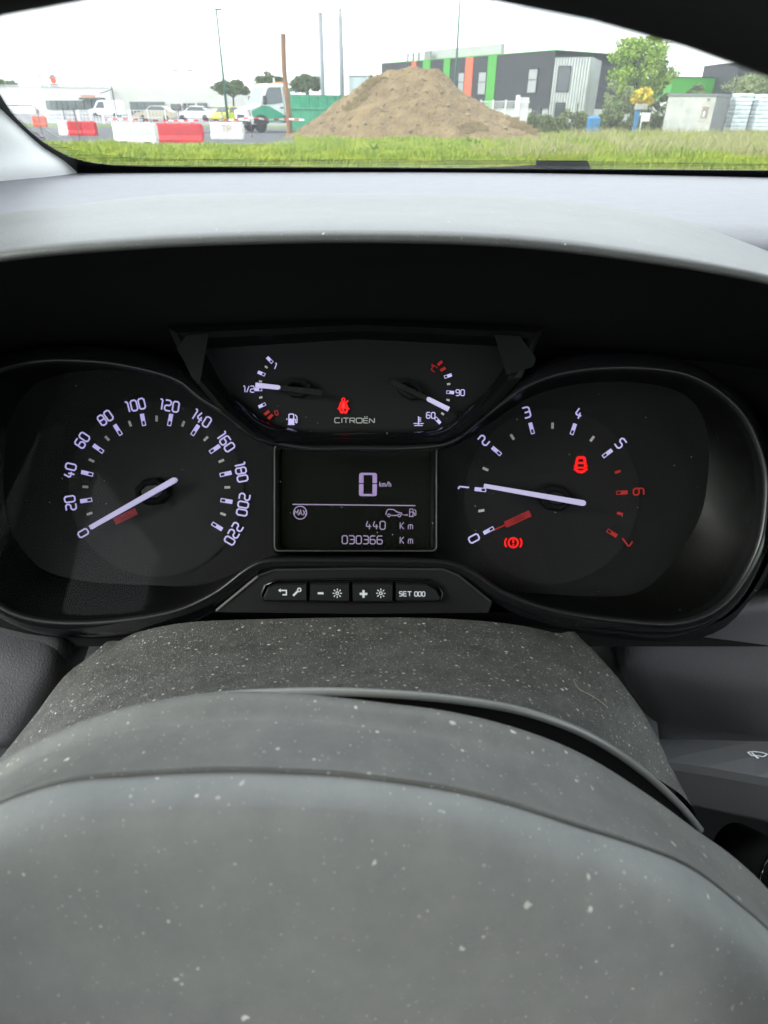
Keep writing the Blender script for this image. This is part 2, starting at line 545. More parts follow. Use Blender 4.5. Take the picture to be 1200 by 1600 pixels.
M_litdim = mat('lit_dim', (0.42, 0.40, 0.40), 0.6, emit=(0.9, 0.85, 0.9), estr=0.025)
M_lcd = mat('lit_lcd', (0.1, 0.1, 0.1), 0.5, emit=(0.62, 0.42, 0.95), estr=0.11)
M_lcdline = mat('lit_lcd_line', (0.1, 0.1, 0.1), 0.5, emit=(0.62, 0.48, 0.85), estr=0.095)
M_needle = mat('lit_needle', (0.35, 0.35, 0.35), 0.4, emit=(0.58, 0.51, 1.0), estr=0.125)
M_red = mat('lit_red', (0.25, 0.01, 0.01), 0.5, emit=(1.0, 0.0, 0.0), estr=0.22)
M_redhot = mat('lit_red_core', (0.25, 0.01, 0.01), 0.5, emit=(1.0, 0.03, 0.03), estr=0.28)
M_redim = mat('red_print', (0.34, 0.012, 0.016), 0.5, emit=(1.0, 0.02, 0.03), estr=0.004)
M_redmid = mat('red_print_lit', (0.4, 0.012, 0.012), 0.5, emit=(1.0, 0.03, 0.02), estr=0.02)
M_print = mat('white_print', (0.55, 0.56, 0.60), 0.5, emit=(0.7, 0.75, 0.9), estr=0.02)
M_brand = mat('grey_print', (0.40, 0.41, 0.40), 0.5, emit=(0.8, 0.9, 0.85), estr=0.012)

# ---- dashboard ------------------------------------------------------------
dash = thing('dashboard', 'dark grey plastic dashboard with a domed hood over the dials', 'dashboard', CAM + Vector((0, 0.45, -0.9)), world_coords=True)
tex = []
ZD = CAM.z - 0.0625
rows = []
for i in range(25):
    y = 0.386 + (0.815 - 0.386) * i / 24
    row = []
    for j in range(70):
        x = -0.66 + 1.96 * j / 69
        z = ZD - 0.010 * max(0, (0.43 - y) / 0.044) ** 2 + 0.0025 * math.sin(x * 5 + 1) - 0.002 * (y - 0.6)
        row.append((x, y, z))
    rows.append(row)
mk('top_pad', thick(grid(rows), Vector((0, 0, -0.02))), M_dash, dash, True)
mk('lower_ledge', bbox(0.20, 1.3, 0.30, 0.395, CAM.z - 0.10, CAM.z - 0.079, 0.008), M_dash, dash)
lip = [(-170, 442), (0, 405), (200, 386), (400, 377), (600, 375), (800, 382), (1000, 405), (1200, 440), (1360, 486)]
crest = [(-170, 366), (0, 335), (150, 315), (300, 303), (600, 302), (800, 306), (950, 322), (1060, 343), (1130, 366), (1360, 452)]
def dl(c, dy, y): return [atY(a, b + dy, y) for a, b in c]
def mixrow(c1, c2, t, y):
    xs = [p[0] for p in c1]
    out = []
    for a, b in c1:
        for k in range(len(c2) - 1):
            if c2[k][0] <= a <= c2[k + 1][0]:
                u = (a - c2[k][0]) / (c2[k + 1][0] - c2[k][0]); b2 = c2[k][1] + u * (c2[k + 1][1] - c2[k][1]); break
        out.append(atY(a, b + (b2 - b) * t, y))
    return out
fall = [p + Vector((p.x * 0.22, 0.10, -0.030)) for p in [atY(a, b, 0.42) for a, b in crest]]
hood_rows = [dl(lip, 5, 0.268), dl(lip, 0, 0.2625), dl(lip, -9, 0.264), mixrow(lip, crest, 0.38, 0.285), mixrow(lip, crest, 0.68, 0.335), [atY(a, b, 0.40) for a, b in crest], [atY(a, b, 0.435) - Vector((0, 0, 0.006)) for a, b in crest], fall]
mk('cluster_hood', loft(hood_rows, 90, 50), M_hood, dash, True)
und0 = dl(lip, 5.5, 0.2685)
und1 = [p + Vector((0, 0.03, -0.016)) for p in und0]
und2 = [atY(a, b, 0.35) for a, b in [(-200, 620), (0, 562), (200, 545), (400, 540), (600, 538), (800, 540), (1000, 555), (1200, 580), (1360, 640)]]
mk('hood_underside', loft([und0, und1, und2], 70, 20, True), M_black, dash, True)
# raised lines of the hood where it runs out into the pad
def ridge(px, y, r=0.004, m=M_hood):
    return tube(cr([atY(a, b, y_) for (a, b), y_ in zip(px, y)], 40), r, 8)
# side cheeks that close the hood
for sx in (-1, 1):
    e = 0 if sx < 0 else -1
    tops = [r[e] for r in hood_rows[:-1]]
    V = tops + [Vector((p.x + sx * 0.02, p.y, CAM.z - 0.20)) for p in tops]
    n = len(tops)
    mk('hood_cheek', (V, [(i, i + 1, n + i + 1, n + i) for i in range(n - 1)]), M_black, dash)
# lower panels either side of the steering column
def sheet(name, rws, m, nu=30, nv=16, d=Vector((0, 0.01, 0)), parent=None):
    return mk(name, thick(loft(rws, nu, nv, True), d), m, parent or dash, True)
sheet('knee_panel', [[atY(a, b, y) for a, b, y in r] for r in (
    [(-220, 930, .272), (-80, 950, .278), (40, 968, .280), (100, 980, .281), (126, 988, .288), (138, 996, .298)],
    [(-220, 1010, .243), (-80, 1020, .248), (30, 1030, .250), (90, 1035, .253), (112, 1042, .262), (122, 1048, .278)],
    [(-220, 1100, .218), (-80, 1100, .222), (10, 1105, .225), (60, 1108, .229), (80, 1112, .239), (88, 1116, .256)],
    [(-220, 1180, .198), (-80, 1175, .203), (0, 1170, .207), (30, 1168, .212), (45, 1168, .222), (52, 1170, .238)])], M_trimgrey)
sheet('knee_panel', [[atY(a, b, y) for a, b, y in r] for r in (
    [(958, 985, .300), (966, 975, .286), (985, 965, .276), (1080, 955, .272), (1250, 935, .268), (1400, 920, .262)],
    [(964, 1050, .298), (974, 1045, .286), (995, 1040, .277), (1090, 1035, .274), (1250, 1025, .269), (1400, 1015, .262)],
    [(985, 1120, .297), (996, 1115, .285), (1020, 1110, .277), (1100, 1110, .273), (1250, 1105, .268), (1400, 1100, .262)],
    [(1005, 1190, .296), (1018, 1188, .284), (1040, 1186, .276), (1110, 1186, .272), (1250, 1185, .268), (1400, 1180, .262)])], M_trimgrey)
sheet('column_surround', [[atY(a, b, y) for a, b, y in r] for r in (
    [(90, 955, .31), (300, 955, .31), (600, 955, .31), (850, 955, .31), (1000, 955, .31)],
    [(60, 1080, .285), (300, 1080, .285), (600, 1080, .285), (850, 1080, .285), (1020, 1080, .285)],
    [(0, 1230, .26), (300, 1230, .26), (600, 1230, .26), (850, 1230, .26), (1040, 1230, .26)])], M_trimgrey)
mk('ledge_strip', thick(loft([[atY(-160, 1172, .215), atY(-60, 1170, .215), atY(48, 1166, .22)], [atY(-160, 1290, .20), atY(-60, 1290, .20), atY(48, 1290, .20)]], 8, 6, True), Vector((0, .01, 0))), M_trimgrey, dash)
mk('lower_dash', box(-0.28, 1.19, 0.33, 0.36, 0.55, CAM.z - 0.205), M_black, dash)
mk('dash_body', bbox(-0.595, 1.195, 0.45, 0.80, CAM.z - 0.36, CAM.z - 0.092, 0.01), M_trimgrey, dash)
mk('dash_front', bbox(-0.595, -0.262, 0.37, 0.449, CAM.z - 0.36, CAM.z - 0.11, 0.02), M_trimgrey, dash)

# ---- instrument cluster -----------------------------------------------------
clu = thing('instrument_cluster', 'lit instrument cluster with two round dials, a small display and four buttons', 'instrument cluster', c3((0, -0.07), -0.03), world_coords=True)
OD = [(-78,760,5,760),(-62,650,15,660),(-15,588,50,605),(60,566,100,584),(150,566,160,578),(222,577,222,583),(280,595,282,602),(316,623,320,630),(355,647,358,654),
 (402,682,404,690),(480,700,480,706),(560,700,560,706),(640,700,640,706),(705,690,705,698),(760,648,765,662),(825,602,830,620),(900,580,905,600),
 (1000,576,990,597),(1085,592,1060,612),(1155,645,1096,647),(1190,720,1108,710),(1194,790,1098,795),(1178,865,1070,850),(1130,940,1040,892),
 (1060,972,1000,924),(960,968,950,932),(860,952,853,928),(785,925,770,921),(735,893,722,900),(695,879,682,872),(620,876,620,868),(500,875,500,868),
 (425,876,420,870),(390,888,350,904),(335,928,297,916),(265,957,227,914),(150,972,140,909),(60,968,73,893),(0,944,40,865),(-50,893,15,825)]
DOFF = -0.024
def smooth_pairs(od, k=6):
    n = len(od); out = []
    for i in range(n):
        P = [od[i - 1], od[i], od[(i + 1) % n], od[(i + 2) % n]]
        for j in range(k):
            t = j / k
            out.append(tuple(0.5 * (2 * P[1][c] + (P[2][c] - P[0][c]) * t + (2 * P[0][c] - 5 * P[1][c] + 4 * P[2][c] - P[3][c]) * t * t + (3 * P[1][c] - P[0][c] - 3 * P[2][c] + P[3][c]) * t ** 3) for c in range(4)))
    return out
SP = smooth_pairs(OD)[::-1]              # counter-clockwise seen from the driver
O2 = [cl2(p[0], p[1], 0) for p in SP]
D2 = [cl2(p[2], p[3], DOFF) for p in SP]
def ring3(poly, d, off): return [c3(q, off) for q in offset_poly(poly, d)]
mk('bezel', grid([ring3(O2, .0105, -.030), ring3(O2, .0090, -.006), ring3(O2, .0066, -.001), ring3(O2, .0036, .0012), ring3(O2, .0018, .0020), ring3(O2, .0010, .0022)], True, True), M_gloss, clu, True)
mk('bezel_edge', grid([ring3(O2, .0010, .0022), ring3(O2, .0003, .0032), ring3(O2, -.0009, .0028), ring3(O2, -.0014, .0004)], True, True), M_satin, clu, True)
mk('recess_wall', grid([ring3(O2, -.0014, .0004), [c3((a[0] * .55 + b[0] * .45, a[1] * .55 + b[1] * .45), DOFF * .62) for a, b in zip(offset_poly(O2, -.0014), D2)], [c3(q, DOFF) for q in D2]], True, True), M_wall, clu, True)
mk('dial_plate', ([c3(q, DOFF - .0004) for q in offset_poly(D2, .003)], [tuple(range(len(D2)))]), M_face, clu)
# the housing behind and around
mk('housing', join(([cl(-260, 470, -.034), cl(1460, 470, -.034), cl(1460, 1010, -.034), cl(-260, 1010, -.034)], [(3, 2, 1, 0)])), M_black, clu)
def fill_band(rows_px, off_list):
    return grid([[cl(a, b, o) for a, b in r] for r, o in zip(rows_px, off_list)])
sk = [(-120, 800), (-90, 880), (-40, 946), (30, 974), (120, 982), (230, 976), (320, 958), (430, 955), (560, 957), (700, 956), (800, 958), (880, 970), (980, 984), (1070, 986), (1140, 962), (1190, 900), (1225, 800), (1230, 700)]
mk('lower_skirt', grid([cr([cl(a, b, -.004) for a, b in sk], 80), cr([cl(a, b + 14, -.030) for a, b in sk], 80), cr([cl(a, b + 20, -.055) for a, b in sk], 80)]), M_black, clu, True)

def disc_plate(name, px, py, rpx, off, m, n=64):
    return mk(name, put2d(disc2d(1.0, n), px, py, rpx, 0, off), m, clu)
M_disc = mat('dial_disc', (0.0095, 0.0092, 0.0095), 0.5, spec=.25)

TK = DOFF + .0006
def tick_vf(px, py, ang, L, w, hollow=True, off=TK):
    if hollow:
        vf = join(rect2d(-0.1, 0.5, -w / 2, w / 2), rect2d(-.5, -.42, -w / 2, w / 2), rect2d(-.42, -.1, w / 2 - .07, w / 2), rect2d(-.42, -.1, -w / 2, -w / 2 + .07))
    else:
        vf = rect2d(-.5, .5, -w / 2, w / 2)
    return put2d(vf, px, py, L, ang, off)

def numeral(s, px, py, h, ang, m, parent, off=TK, w=.15, nm='numeral', sx=1.0):
    return mk(nm, put2d(text2d(s, w, .14, sx), px, py, h, ang, off), m, parent)

def needle_vf(tip, tail, w0, w1, off, h=.0022):
    a = Vector(cl2(*tail, off)); b = Vector(cl2(*tip, off))
    d = (b - a).normalized(); nrm = Vector((-d.y, d.x))
    pts = [a - d * w0 * .4 + nrm * w0 * .25, a + nrm * w0 * .5, b + nrm * w1 * .5, b - nrm * w1 * .5, a - nrm * w0 * .5, a - d * w0 * .4 - nrm * w0 * .25]
    return prism([tuple(p) for p in pts][::-1], lambda p: c3(p, off), lambda p: c3(p, off + h))

def hub_vf(px, py, rx, ry, ang, off, h):
    """flattened hexagonal cap with a hole-like dip"""
    q0 = Vector(cl2(px, py, off)); s = PXM
    out = []
    for k in range(8):
        a = rad(22.5 + 45 * k)
        out.append((rx * math.cos(a), ry * math.sin(a)))
    c, sn = math.cos(ang), math.sin(ang)
    P = [(q0.x + s * (x * c - y * sn), q0.y + s * (x * sn + y * c)) for x, y in out]
    return P

def hub(px, py, rx, ry, ang, parent):
    P = hub_vf(px, py, rx, ry, ang, DOFF, 0)
    mk('needle_hub', grid([[c3(p, DOFF) for p in P], [c3(p, DOFF + .005) for p in offset_poly(P, -.0005)], [c3(p, DOFF + .0058) for p in offset_poly(P, -.0016)], [c3(p, DOFF + .0058) for p in offset_poly(P, -.0032)], [c3(p, DOFF + .0045) for p in offset_poly(P, -.0042)]], True, True), M_black, parent)
    mk('hub_cap', ([c3(p, DOFF + .0045) for p in offset_poly(P, -.0040)], [tuple(range(8))]), M_satin, parent)

# speedometer
spd = disc_plate('speedometer', 244, 765, 137, DOFF + .0002, M_disc)
A0, ST = 210.8, 22.0
SPN = [(130, 833), (110, 786), (109.5, 735), (128.5, 688), (164.5, 653), (212, 633), (265, 634), (315, 654), (353, 690.5), (377, 738), (380, 788.5), (365, 834)]
for k in range(12):
    a = rad(A0 - ST * k)
    cx, cy = 244.3, 765
    if k: mk('tick', tick_vf(cx + 111 * math.cos(a), cy - 111 * math.sin(a), a, 19, .34), M_lit, spd)
    else: mk('tick', tick_vf(cx + 111 * math.cos(a), cy - 111 * math.sin(a), a, 15, .3), M_lit, spd)
    qx, qy = SPN[k]
    numeral(str(20 * k), qx, qy, 16, math.atan2(cy - qy, qx - cx) - math.pi / 2, M_lit, spd, sx=.92)
    if k < 11:
        b = rad(A0 - ST * (k + .5))
        mk('minor_tick', tick_vf(cx + 111 * math.cos(b), cy - 111 * math.sin(b), b, 9, .42, False), M_litdim, spd)
mk('unit_plate', put2d(rect2d(-1.75, 1.75, -.5, .5), 196, 807, 11, rad(26), TK), M_redim, spd)
numeral('km/h', 196, 807, 6, rad(26), mat('red_dark_print', (0.16, .006, .008), .5), spd, TK + .0003, .16, 'unit_text')
hub(242, 768, 31, 24, rad(8), spd)
mk('needle', needle_vf((143, 824), (274, 750), .0030, .0022, DOFF + .0066), M_needle, spd)

# rev counter
tac = disc_plate('rev_counter', 862, 776, 137, DOFF + .0002, M_disc)
for k in range(8):
    a = rad(208.5 - 34.2 * k)
    cx, cy = 861, 776
    red = k >= 6
    mk('tick', tick_vf(cx + 111 * math.cos(a), cy - 111 * math.sin(a), a, 18, .34), M_redmid if red else M_lit, tac)
    rn = 137
    numeral(str(k), cx + rn * math.cos(a), cy - rn * math.sin(a), 16, a - math.pi / 2, M_redmid if red else M_lit, tac)
    if k < 7:
        b = rad(208.5 - 34.2 * (k + .5))
        mk('minor_tick', tick_vf(cx + 111 * math.cos(b), cy - 111 * math.sin(b), b, 9.5, .42, False), M_redmid if k >= 5 else M_litdim, tac)
mk('unit_plate', put2d(rect2d(-2.05, 2.05, -.5, .5), 809, 811, 10.5, rad(25), TK), M_redim, tac)
mk('unit_line', put2d(rect2d(-.5, .5, -.06, .06), 781, 824, 22, rad(25), TK), M_redim, tac)
numeral('x1000', 809, 811, 5.5, rad(25), MATS['red_dark_print'], tac, TK + .0003, .16, 'unit_text')
hub(866, 778, 29, 23, rad(-9), tac)
mk('needle', needle_vf((756, 759), (910, 786), .0031, .0022, DOFF + .0066), M_needle, tac)
# warning lamps in the rev counter
def outline(pts, w=.09, closed=True, cham=.06): return ribbon(pts, w, closed, cham)
door_car = join(outline([(-.24, .5), (.24, .5), (.30, .15), (.34, -.35), (.2, -.5), (-.2, -.5), (-.34, -.35), (-.30, .15)], .2), ribbon([(-.3, .0), (-.48, -.14)], .14, False, 0), ribbon([(.3, .0), (.48, -.14)], .14, False, 0),
                ribbon([(-.3, -.25), (-.5, -.36)], .14, False, 0), ribbon([(.3, -.25), (.5, -.36)], .14, False, 0), ribbon([(-.25, .12), (.25, .12)], .16, False, 0), ribbon([(-.25, -.22), (.25, -.22)], .14, False, 0))
mk('door_warning_lamp', put2d(door_car, 907.5, 726, 22, 0, TK), M_red, tac)
brake = join(disc2d(.52, 24, .34), ribbon([(-.62, .42), (-.76, .15), (-.76, -.15), (-.62, -.42)], .17, False, .05), ribbon([(.62, .42), (.76, .15), (.76, -.15), (.62, -.42)], .17, False, .05), ribbon([(0, .3), (0, -.05)], .17, False, 0), disc2d(.09, 10, None, 0, -.2))
mk('brake_warning_lamp', put2d(brake, 802, 848, 17, 0, TK), M_red, tac)

# upper pod with fuel and temperature gauges
UOFF = -.010
E_out = [(262, 512), (300, 590), (345, 642), (392, 680), (428, 693), (560, 694), (690, 693), (722, 681), (765, 645), (815, 590), (850, 512), (560, 500)]
E_in = [(318, 545), (346, 598), (372, 632), (408, 664), (434, 678), (560, 679), (684, 678), (708, 664), (742, 632), (774, 595), (806, 542), (560, 530)]
mk('gauge_pod_frame', grid([[cl(a, b, .003) for a, b in E_out], [cl(a, b, .005) for a, b in [(o[0] * .75 + i[0] * .25, o[1] * .75 + i[1] * .25) for o, i in zip(E_out, E_in)]], [cl(a, b, .003) for a, b in [(o[0] * .45 + i[0] * .55, o[1] * .45 + i[1] * .55) for o, i in zip(E_out, E_in)]], [cl(a, b, UOFF) for a, b in E_in]], True), mat('pod_black', (.004, .004, .0045), .35, spec=.16), clu)
gp_plate = mk('small_gauges', ([cl(562 + (a - 562) * 1.02, 605 + (b - 605) * 1.03, UOFF - .0006) for a, b in E_in], [tuple(range(len(E_in) - 1, -1, -1))]), M_face, clu)
for wd in ([(326, 521), (291, 524), (276, 545), (304, 592), (312, 600)], [(772, 523), (812, 525), (838, 560), (833, 573), (792, 586)]):
    mk('facet', ([cl(a, b, .0054) for a, b in wd], [tuple(range(len(wd)))]), mat('facet_satin', (.007, .007, .0075), .6, spec=.15), clu)
TU = UOFF + .0006
for (x, y, fx, fy) in ((421.5, 562.5, 466, 607), (408.5, 583.5, 466, 607), (403.5, 608.5, 466, 607), (409.5, 633.5, 466, 607), (700, 587.5, 640, 608), (703.5, 613, 640, 608), (684, 657, 640, 608)):
    a = math.atan2(-(y - fy), x - fx)
    mk('tick', tick_vf(x, y, a, 12, .42, True, TU), M_lit, gp_plate)
for (x, y, fx, fy) in ((416, 573.5, 466, 607), (407, 596, 466, 607), (407.5, 621, 466, 607), (701, 600, 640, 608), (700, 625, 640, 608), (691.5, 646.5, 640, 608)):
    a = math.atan2(-(y - fy), x - fx)
    mk('minor_tick', tick_vf(x, y, a, 5, .6, False, TU), M_litdim, gp_plate)
for (x, y, fx, fy) in ((422.5, 651, 466, 607), (417, 645, 466, 607), (687.5, 567.5, 640, 608), (692, 577, 640, 608)):
    a = math.atan2(-(y - fy), x - fx)
    mk('red_tick', tick_vf(x, y, a, 9, .5, False, TU), M_redmid, gp_plate)
numeral('1', 430, 572, 9, rad(-20), M_lit, gp_plate, TU, .16)
numeral('1/2', 389, 608, 9.5, rad(0), M_lit, gp_plate, TU, .15)
numeral('0', 432, 645, 7, rad(20), M_redmid, gp_plate, TU, .16)
numeral('90', 719, 613.5, 9, 0, M_lit, gp_plate, TU, .16)
numeral('60', 673, 649, 9, 0, M_lit, gp_plate, TU, .16)
numeral('°C', 677, 575, 8, rad(-35), M_redmid, gp_plate, TU, .15)
pump = join(outline([(-.35, -.5), (.12, -.5), (.12, .5), (-.35, .5)], .11, True, .08), rect2d(-.3, .08, -.45, .05), rect2d(-.44, .22, -.56, -.46), ribbon([(.12, .0), (.3, .0), (.3, -.35), (.44, -.35), (.44, .25), (.24, .45)], .09, False, .06))
mk('fuel_symbol', put2d(join(pump, ([Vector((-.62, 0)), Vector((-.5, .12)), Vector((-.5, -.12))], [(0, 2, 1)])), 457, 655, 16, 0, TU), M_lit, gp_plate)
thermo = join(rect2d(-.07, .07, -.35, .6), rect2d(.07, .35, .36, .46), rect2d(.07, .3, .16, .26), rect2d(.07, .35, -.04, .06), rect2d(-.65, -.2, -.36, -.25), rect2d(.2, .65, -.36, -.25), rect2d(-.55, .55, -.62, -.52), disc2d(.14, 12, None, 0, -.33))
mk('coolant_symbol', put2d(thermo, 654, 658, 12, 0, TU), M_lit, gp_plate)
belt = join(disc2d(.17, 14, .07, -.05, .42), outline([(-.22, .2), (.12, .2), (.28, -.25), (.16, -.6), (-.02, -.5), (-.18, -.6), (-.36, -.25)], .17, True, .04), ribbon([(-.3, -.3), (.3, .35)], .12, False, 0), rect2d(-.25, .2, -.3, -.12), rect2d(-.5, -.3, -.33, -.22), rect2d(.28, .44, -.33, -.22), rect2d(.24, .34, .25, .38))
mk('seat_belt_lamp', put2d(belt, 537.5, 633, 20, 0, TU), M_red, gp_plate)
mk('seat_belt_lamp_core', put2d(join(rect2d(-.16, .08, -.2, .12), rect2d(-.12, .0, -.42, -.3)), 537.5, 633, 20, 0, TU + .0003), M_redhot, gp_plate)
mk('maker_name', put2d(text2d('CITROËN', .17, .16, 1.25), 554, 657, 7.4, 0, TU), M_brand, gp_plate)
for (px, py, tip, wtip, tail) in ((466, 607, (400, 602), (436, 606), (500, 614)), (640, 609, (701, 640), (669, 624), (613, 598))):
    P = hub_vf(px, py, 23, 16, rad(-4 if px < 500 else -26), UOFF, 0)
    mk('needle_hub', grid([[c3(p, UOFF) for p in P], [c3(p, UOFF + .004) for p in offset_poly(P, -.0004)], [c3(p, UOFF + .0045) for p in offset_poly(P, -.0022)], [c3(p, UOFF + .003) for p in offset_poly(P, -.003)]], True, True), M_black, gp_plate)
    mk('needle_tail', needle_vf(wtip, tail, .0030, .0024, UOFF + .0048, .0015), M_satin, gp_plate)
    mk('needle', needle_vf(tip, wtip, .0022, .0024, UOFF + .0050, .0016), M_needle, gp_plate)

# display
LOFF = -.016
def rrect_px(x0, y0, x1, y1, r, n=5, off=0.0):
    out = []
    for (cx, cy, a0) in ((x1 - r, y0 + r, 0), (x0 + r, y0 + r, 90), (x0 + r, y1 - r, 180), (x1 - r, y1 - r, 270)):
        for k in range(n + 1):
            a = rad(a0 + (90.0 * k / n if True else 0))
            out.append((cx + r * math.cos(a), cy - r * math.sin(a)))
    return out
def rr3(x0, y0, x1, y1, r, off): return [cl(a, b, off) for a, b in rrect_px(x0, y0, x1, y1, r)]
dsp = mk('display', (rr3(440, 702, 672, 856, 4, LOFF - .004), [tuple(range(24))]), mat('display_glass', (0.004, 0.004, 0.0045), 0.25), clu)
mk('display_frame', grid([rr3(424, 690, 687, 866, 10, DOFF), rr3(426, 692, 685, 864, 9, LOFF), rr3(429, 695, 682, 861, 8, LOFF + .002), rr3(434, 699, 677, 858, 5, LOFF + .002), rr3(437, 701, 674, 857, 4, LOFF - .001), rr3(440, 703, 671, 855, 3, LOFF - .006)], True), M_gloss, dsp, False)
mk('display_highlight', grid([rr3(428, 694, 683, 862, 8, LOFF + .0021), rr3(429, 695, 682, 861, 8, LOFF + .0027), rr3(430, 696, 681, 860, 7, LOFF + .0021)], True), mat('trim_highlight', (.16, .155, .16), .3), dsp)  # thin grey ring paints the highlight along the frame's edge
TL = LOFF - .0033
big0 = join(*[ribbon(p, .2, False, .0) for p in ([(-.3, .06), (-.3, .40)], [(-.3, -.40), (-.3, .02)], [(.3, .06), (.3, .40)], [(.3, -.40), (.3, .02)])], rect2d(-.28, .28, .42, .52), rect2d(-.28, .28, -.52, -.42), disc2d(.1, 10, None, -.3, .42), disc2d(.1, 10, None, .3, .42), disc2d(.1, 10, None, -.3, -.42), disc2d(.1, 10, None, .3, -.42))
mk('speed_digit', put2d(big0, 575, 757, 35, 0, TL), M_lcd, dsp)
numeral('km/h', 602, 756.5, 8, 0, M_lcdline, dsp, TL, .17, 'unit_text', .85)
mk('rule', put2d(rect2d(-.5, .5, -.0045, .0045), 553, 789, 192, rad(-.1), TL), M_lcdline, dsp)
mk('limiter_symbol', put2d(join(disc2d(1, 32, .84), tuple2 if False else (lambda t: ([v * .72 for v in t[0]], t[1]))(text2d('MAX', .17, 0, .85))), 469, 801, 11, 0, TL), M_lcdline, dsp)
car_i = join(ribbon([(-1.05, -.3), (-1.08, .0), (-.85, .42), (-.1, .42), (.35, .1), (.98, -.05), (1.02, -.32)], .13, False, .05), ribbon([(-.4, -.36), (.4, -.36)], .13, False, 0), disc2d(.24, 14, .12, -.68, -.36), disc2d(.24, 14, .12, .66, -.36), rect2d(1.2, 1.6, -.34, -.24), ([Vector((1.6, -.14)), Vector((1.82, -.29)), Vector((1.6, -.44))], [(0, 2, 1)]))
mk('range_symbol', put2d(car_i, 616, 801, 12, 0, TL), M_lcdline, dsp)
pump_o = join(outline([(-.35, -.5), (.12, -.5), (.12, .5), (-.35, .5)], .12, True, .08), rect2d(-.3, .1, .02, .14), rect2d(-.44, .22, -.58, -.46), ribbon([(.12, .0), (.3, .0), (.3, -.35), (.5, -.35), (.5, .25), (.3, .45)], .12, False, .06))
mk('fuel_symbol', put2d(pump_o, 644, 801, 11.5, 0, TL), M_lcdline, dsp)
numeral('440', 587, 820.7, 12.5, 0, M_lcdline, dsp, TL, .13, 'readout', 1.05)
numeral('030366', 566, 843.5, 12.5, 0, M_lcdline, dsp, TL, .13, 'readout', 1.04)
for yy in (821.5, 844): numeral('K m', 635, yy, 10.5, 0, M_lcdline, dsp, TL, .13, 'unit_text', .92)

# button strip
strip = [(336, 955), (404, 899), (430, 890), (560, 888), (692, 889), (716, 898), (768, 940), (762, 956), (560, 958)]
mk('button_strip', prism([cl2(a, b) for a, b in strip], lambda p: c3(p, -.02), lambda p: c3(p, .002)), mat('strip_black', (.008, .008, .0085), .4, spec=.3), clu)
mk('strip_edge', tube([cl(338, 954, .0022), cl(372, 926, .0024), cl(403, 900.5, .0024)], .0006, 6), MATS['trim_highlight'], clu)  # left slant paler than the rest: the edge's bright glint as colour
mk('strip_edge', tube([cl(405, 899, .0024), cl(430, 890.5, .0022), cl(560, 888.5, .0022), cl(692, 889.5, .0022), cl(716, 898.5, .0022), cl(767, 940, .0022)], .0005, 6), mat('trim_dark', (.03, .03, .03), .35), clu)
bay = [(410, 940), (406, 930), (412, 914), (430, 905), (560, 903), (672, 904), (686, 913), (693, 928), (690, 940), (560, 943)]
mk('button_bay', grid([[cl(a, b, .0021) for a, b in bay], [cl(a, b, .0045) for a, b in [(560 + (p[0] - 560) * .992, 924 + (p[1] - 924) * .94) for p in bay]], [cl(a, b, .0045) for a, b in [(560 + (p[0] - 560) * .98, 924 + (p[1] - 924) * .86) for p in bay]], [cl(a, b, .0022) for a, b in [(560 + (p[0] - 560) * .97, 924 + (p[1] - 924) * .80) for p in bay]]], True), M_gloss, clu, True)
mk('bay_floor', ([cl(a, b, .0023) for a, b in [(560 + (p[0] - 560) * .97, 924 + (p[1] - 924) * .80) for p in bay]], [tuple(range(len(bay)))]), M_black, clu)
TB = .0068
def button(poly):
    P = [cl2(a, b, .0024) for a, b in poly]
    P = ccw(P)
    return mk('button', join(grid([[c3(p, .0024) for p in P], [c3(p, .0056) for p in offset_poly(P, -.0003)], [c3(p, .0064) for p in offset_poly(P, -.0010)]], True, True), ([c3(p, .0064) for p in offset_poly(P, -.0010)], [tuple(range(len(P)))])), M_satin, clu)
B1 = button([(414, 938), (413, 930), (420, 915), (436, 910), (481, 909), (481, 938)])
B2 = button([(485, 938), (485, 909), (547, 909), (547, 939)])
B3 = button([(551, 939), (551, 909), (614, 909), (614, 939)])
B4 = button([(618, 938), (618, 909), (666, 910), (680, 918), (687, 931), (685, 938)])
sun_i = join(disc2d(.2, 14, .1), *[(lambda c, s: ([Vector((x * c - y * s, x * s + y * c)) for x, y in ((.3, -.05), (.5, -.05), (.5, .05), (.3, .05))], [(0, 1, 2, 3)]))(math.cos(a), math.sin(a)) for a in [math.pi / 4 * k for k in range(8)]])
back_i = join(ribbon([(-.4, .3), (.55, .3), (.55, -.38), (-.05, -.38)], .2, False, 0), ([Vector((-.75, .3)), Vector((-.35, .62)), Vector((-.35, -.02))], [(0, 2, 1)]))
wrench = join(ribbon([(-.5, -.5), (.2, .2)], .26, False, 0), disc2d(.3, 14, .14, .3, .28))
mk('return_symbol', put2d(back_i, 442, 925.5, 10, 0, TB), M_print, B1)
mk('wrench_symbol', put2d(wrench, 464, 925, 12, 0, TB), M_print, B1)
mk('minus_symbol', put2d(rect2d(-.5, .5, -.18, .18), 501, 927, 9, 0, TB), M_print, B2)
mk('brightness_symbol', put2d(sun_i, 527, 927, 15, 0, TB), M_print, B2)
mk('plus_symbol', put2d(join(rect2d(-.5, .5, -.15, .15), rect2d(-.15, .15, .15, .5), rect2d(-.15, .15, -.5, -.15)), 568, 928, 12, 0, TB), M_print, B3)
mk('brightness_symbol', put2d(sun_i, 595, 927, 15, 0, TB), M_print, B3)
numeral('SET 000', 644, 928, 7, 0, M_print, B4, TB, .2, 'button_text')
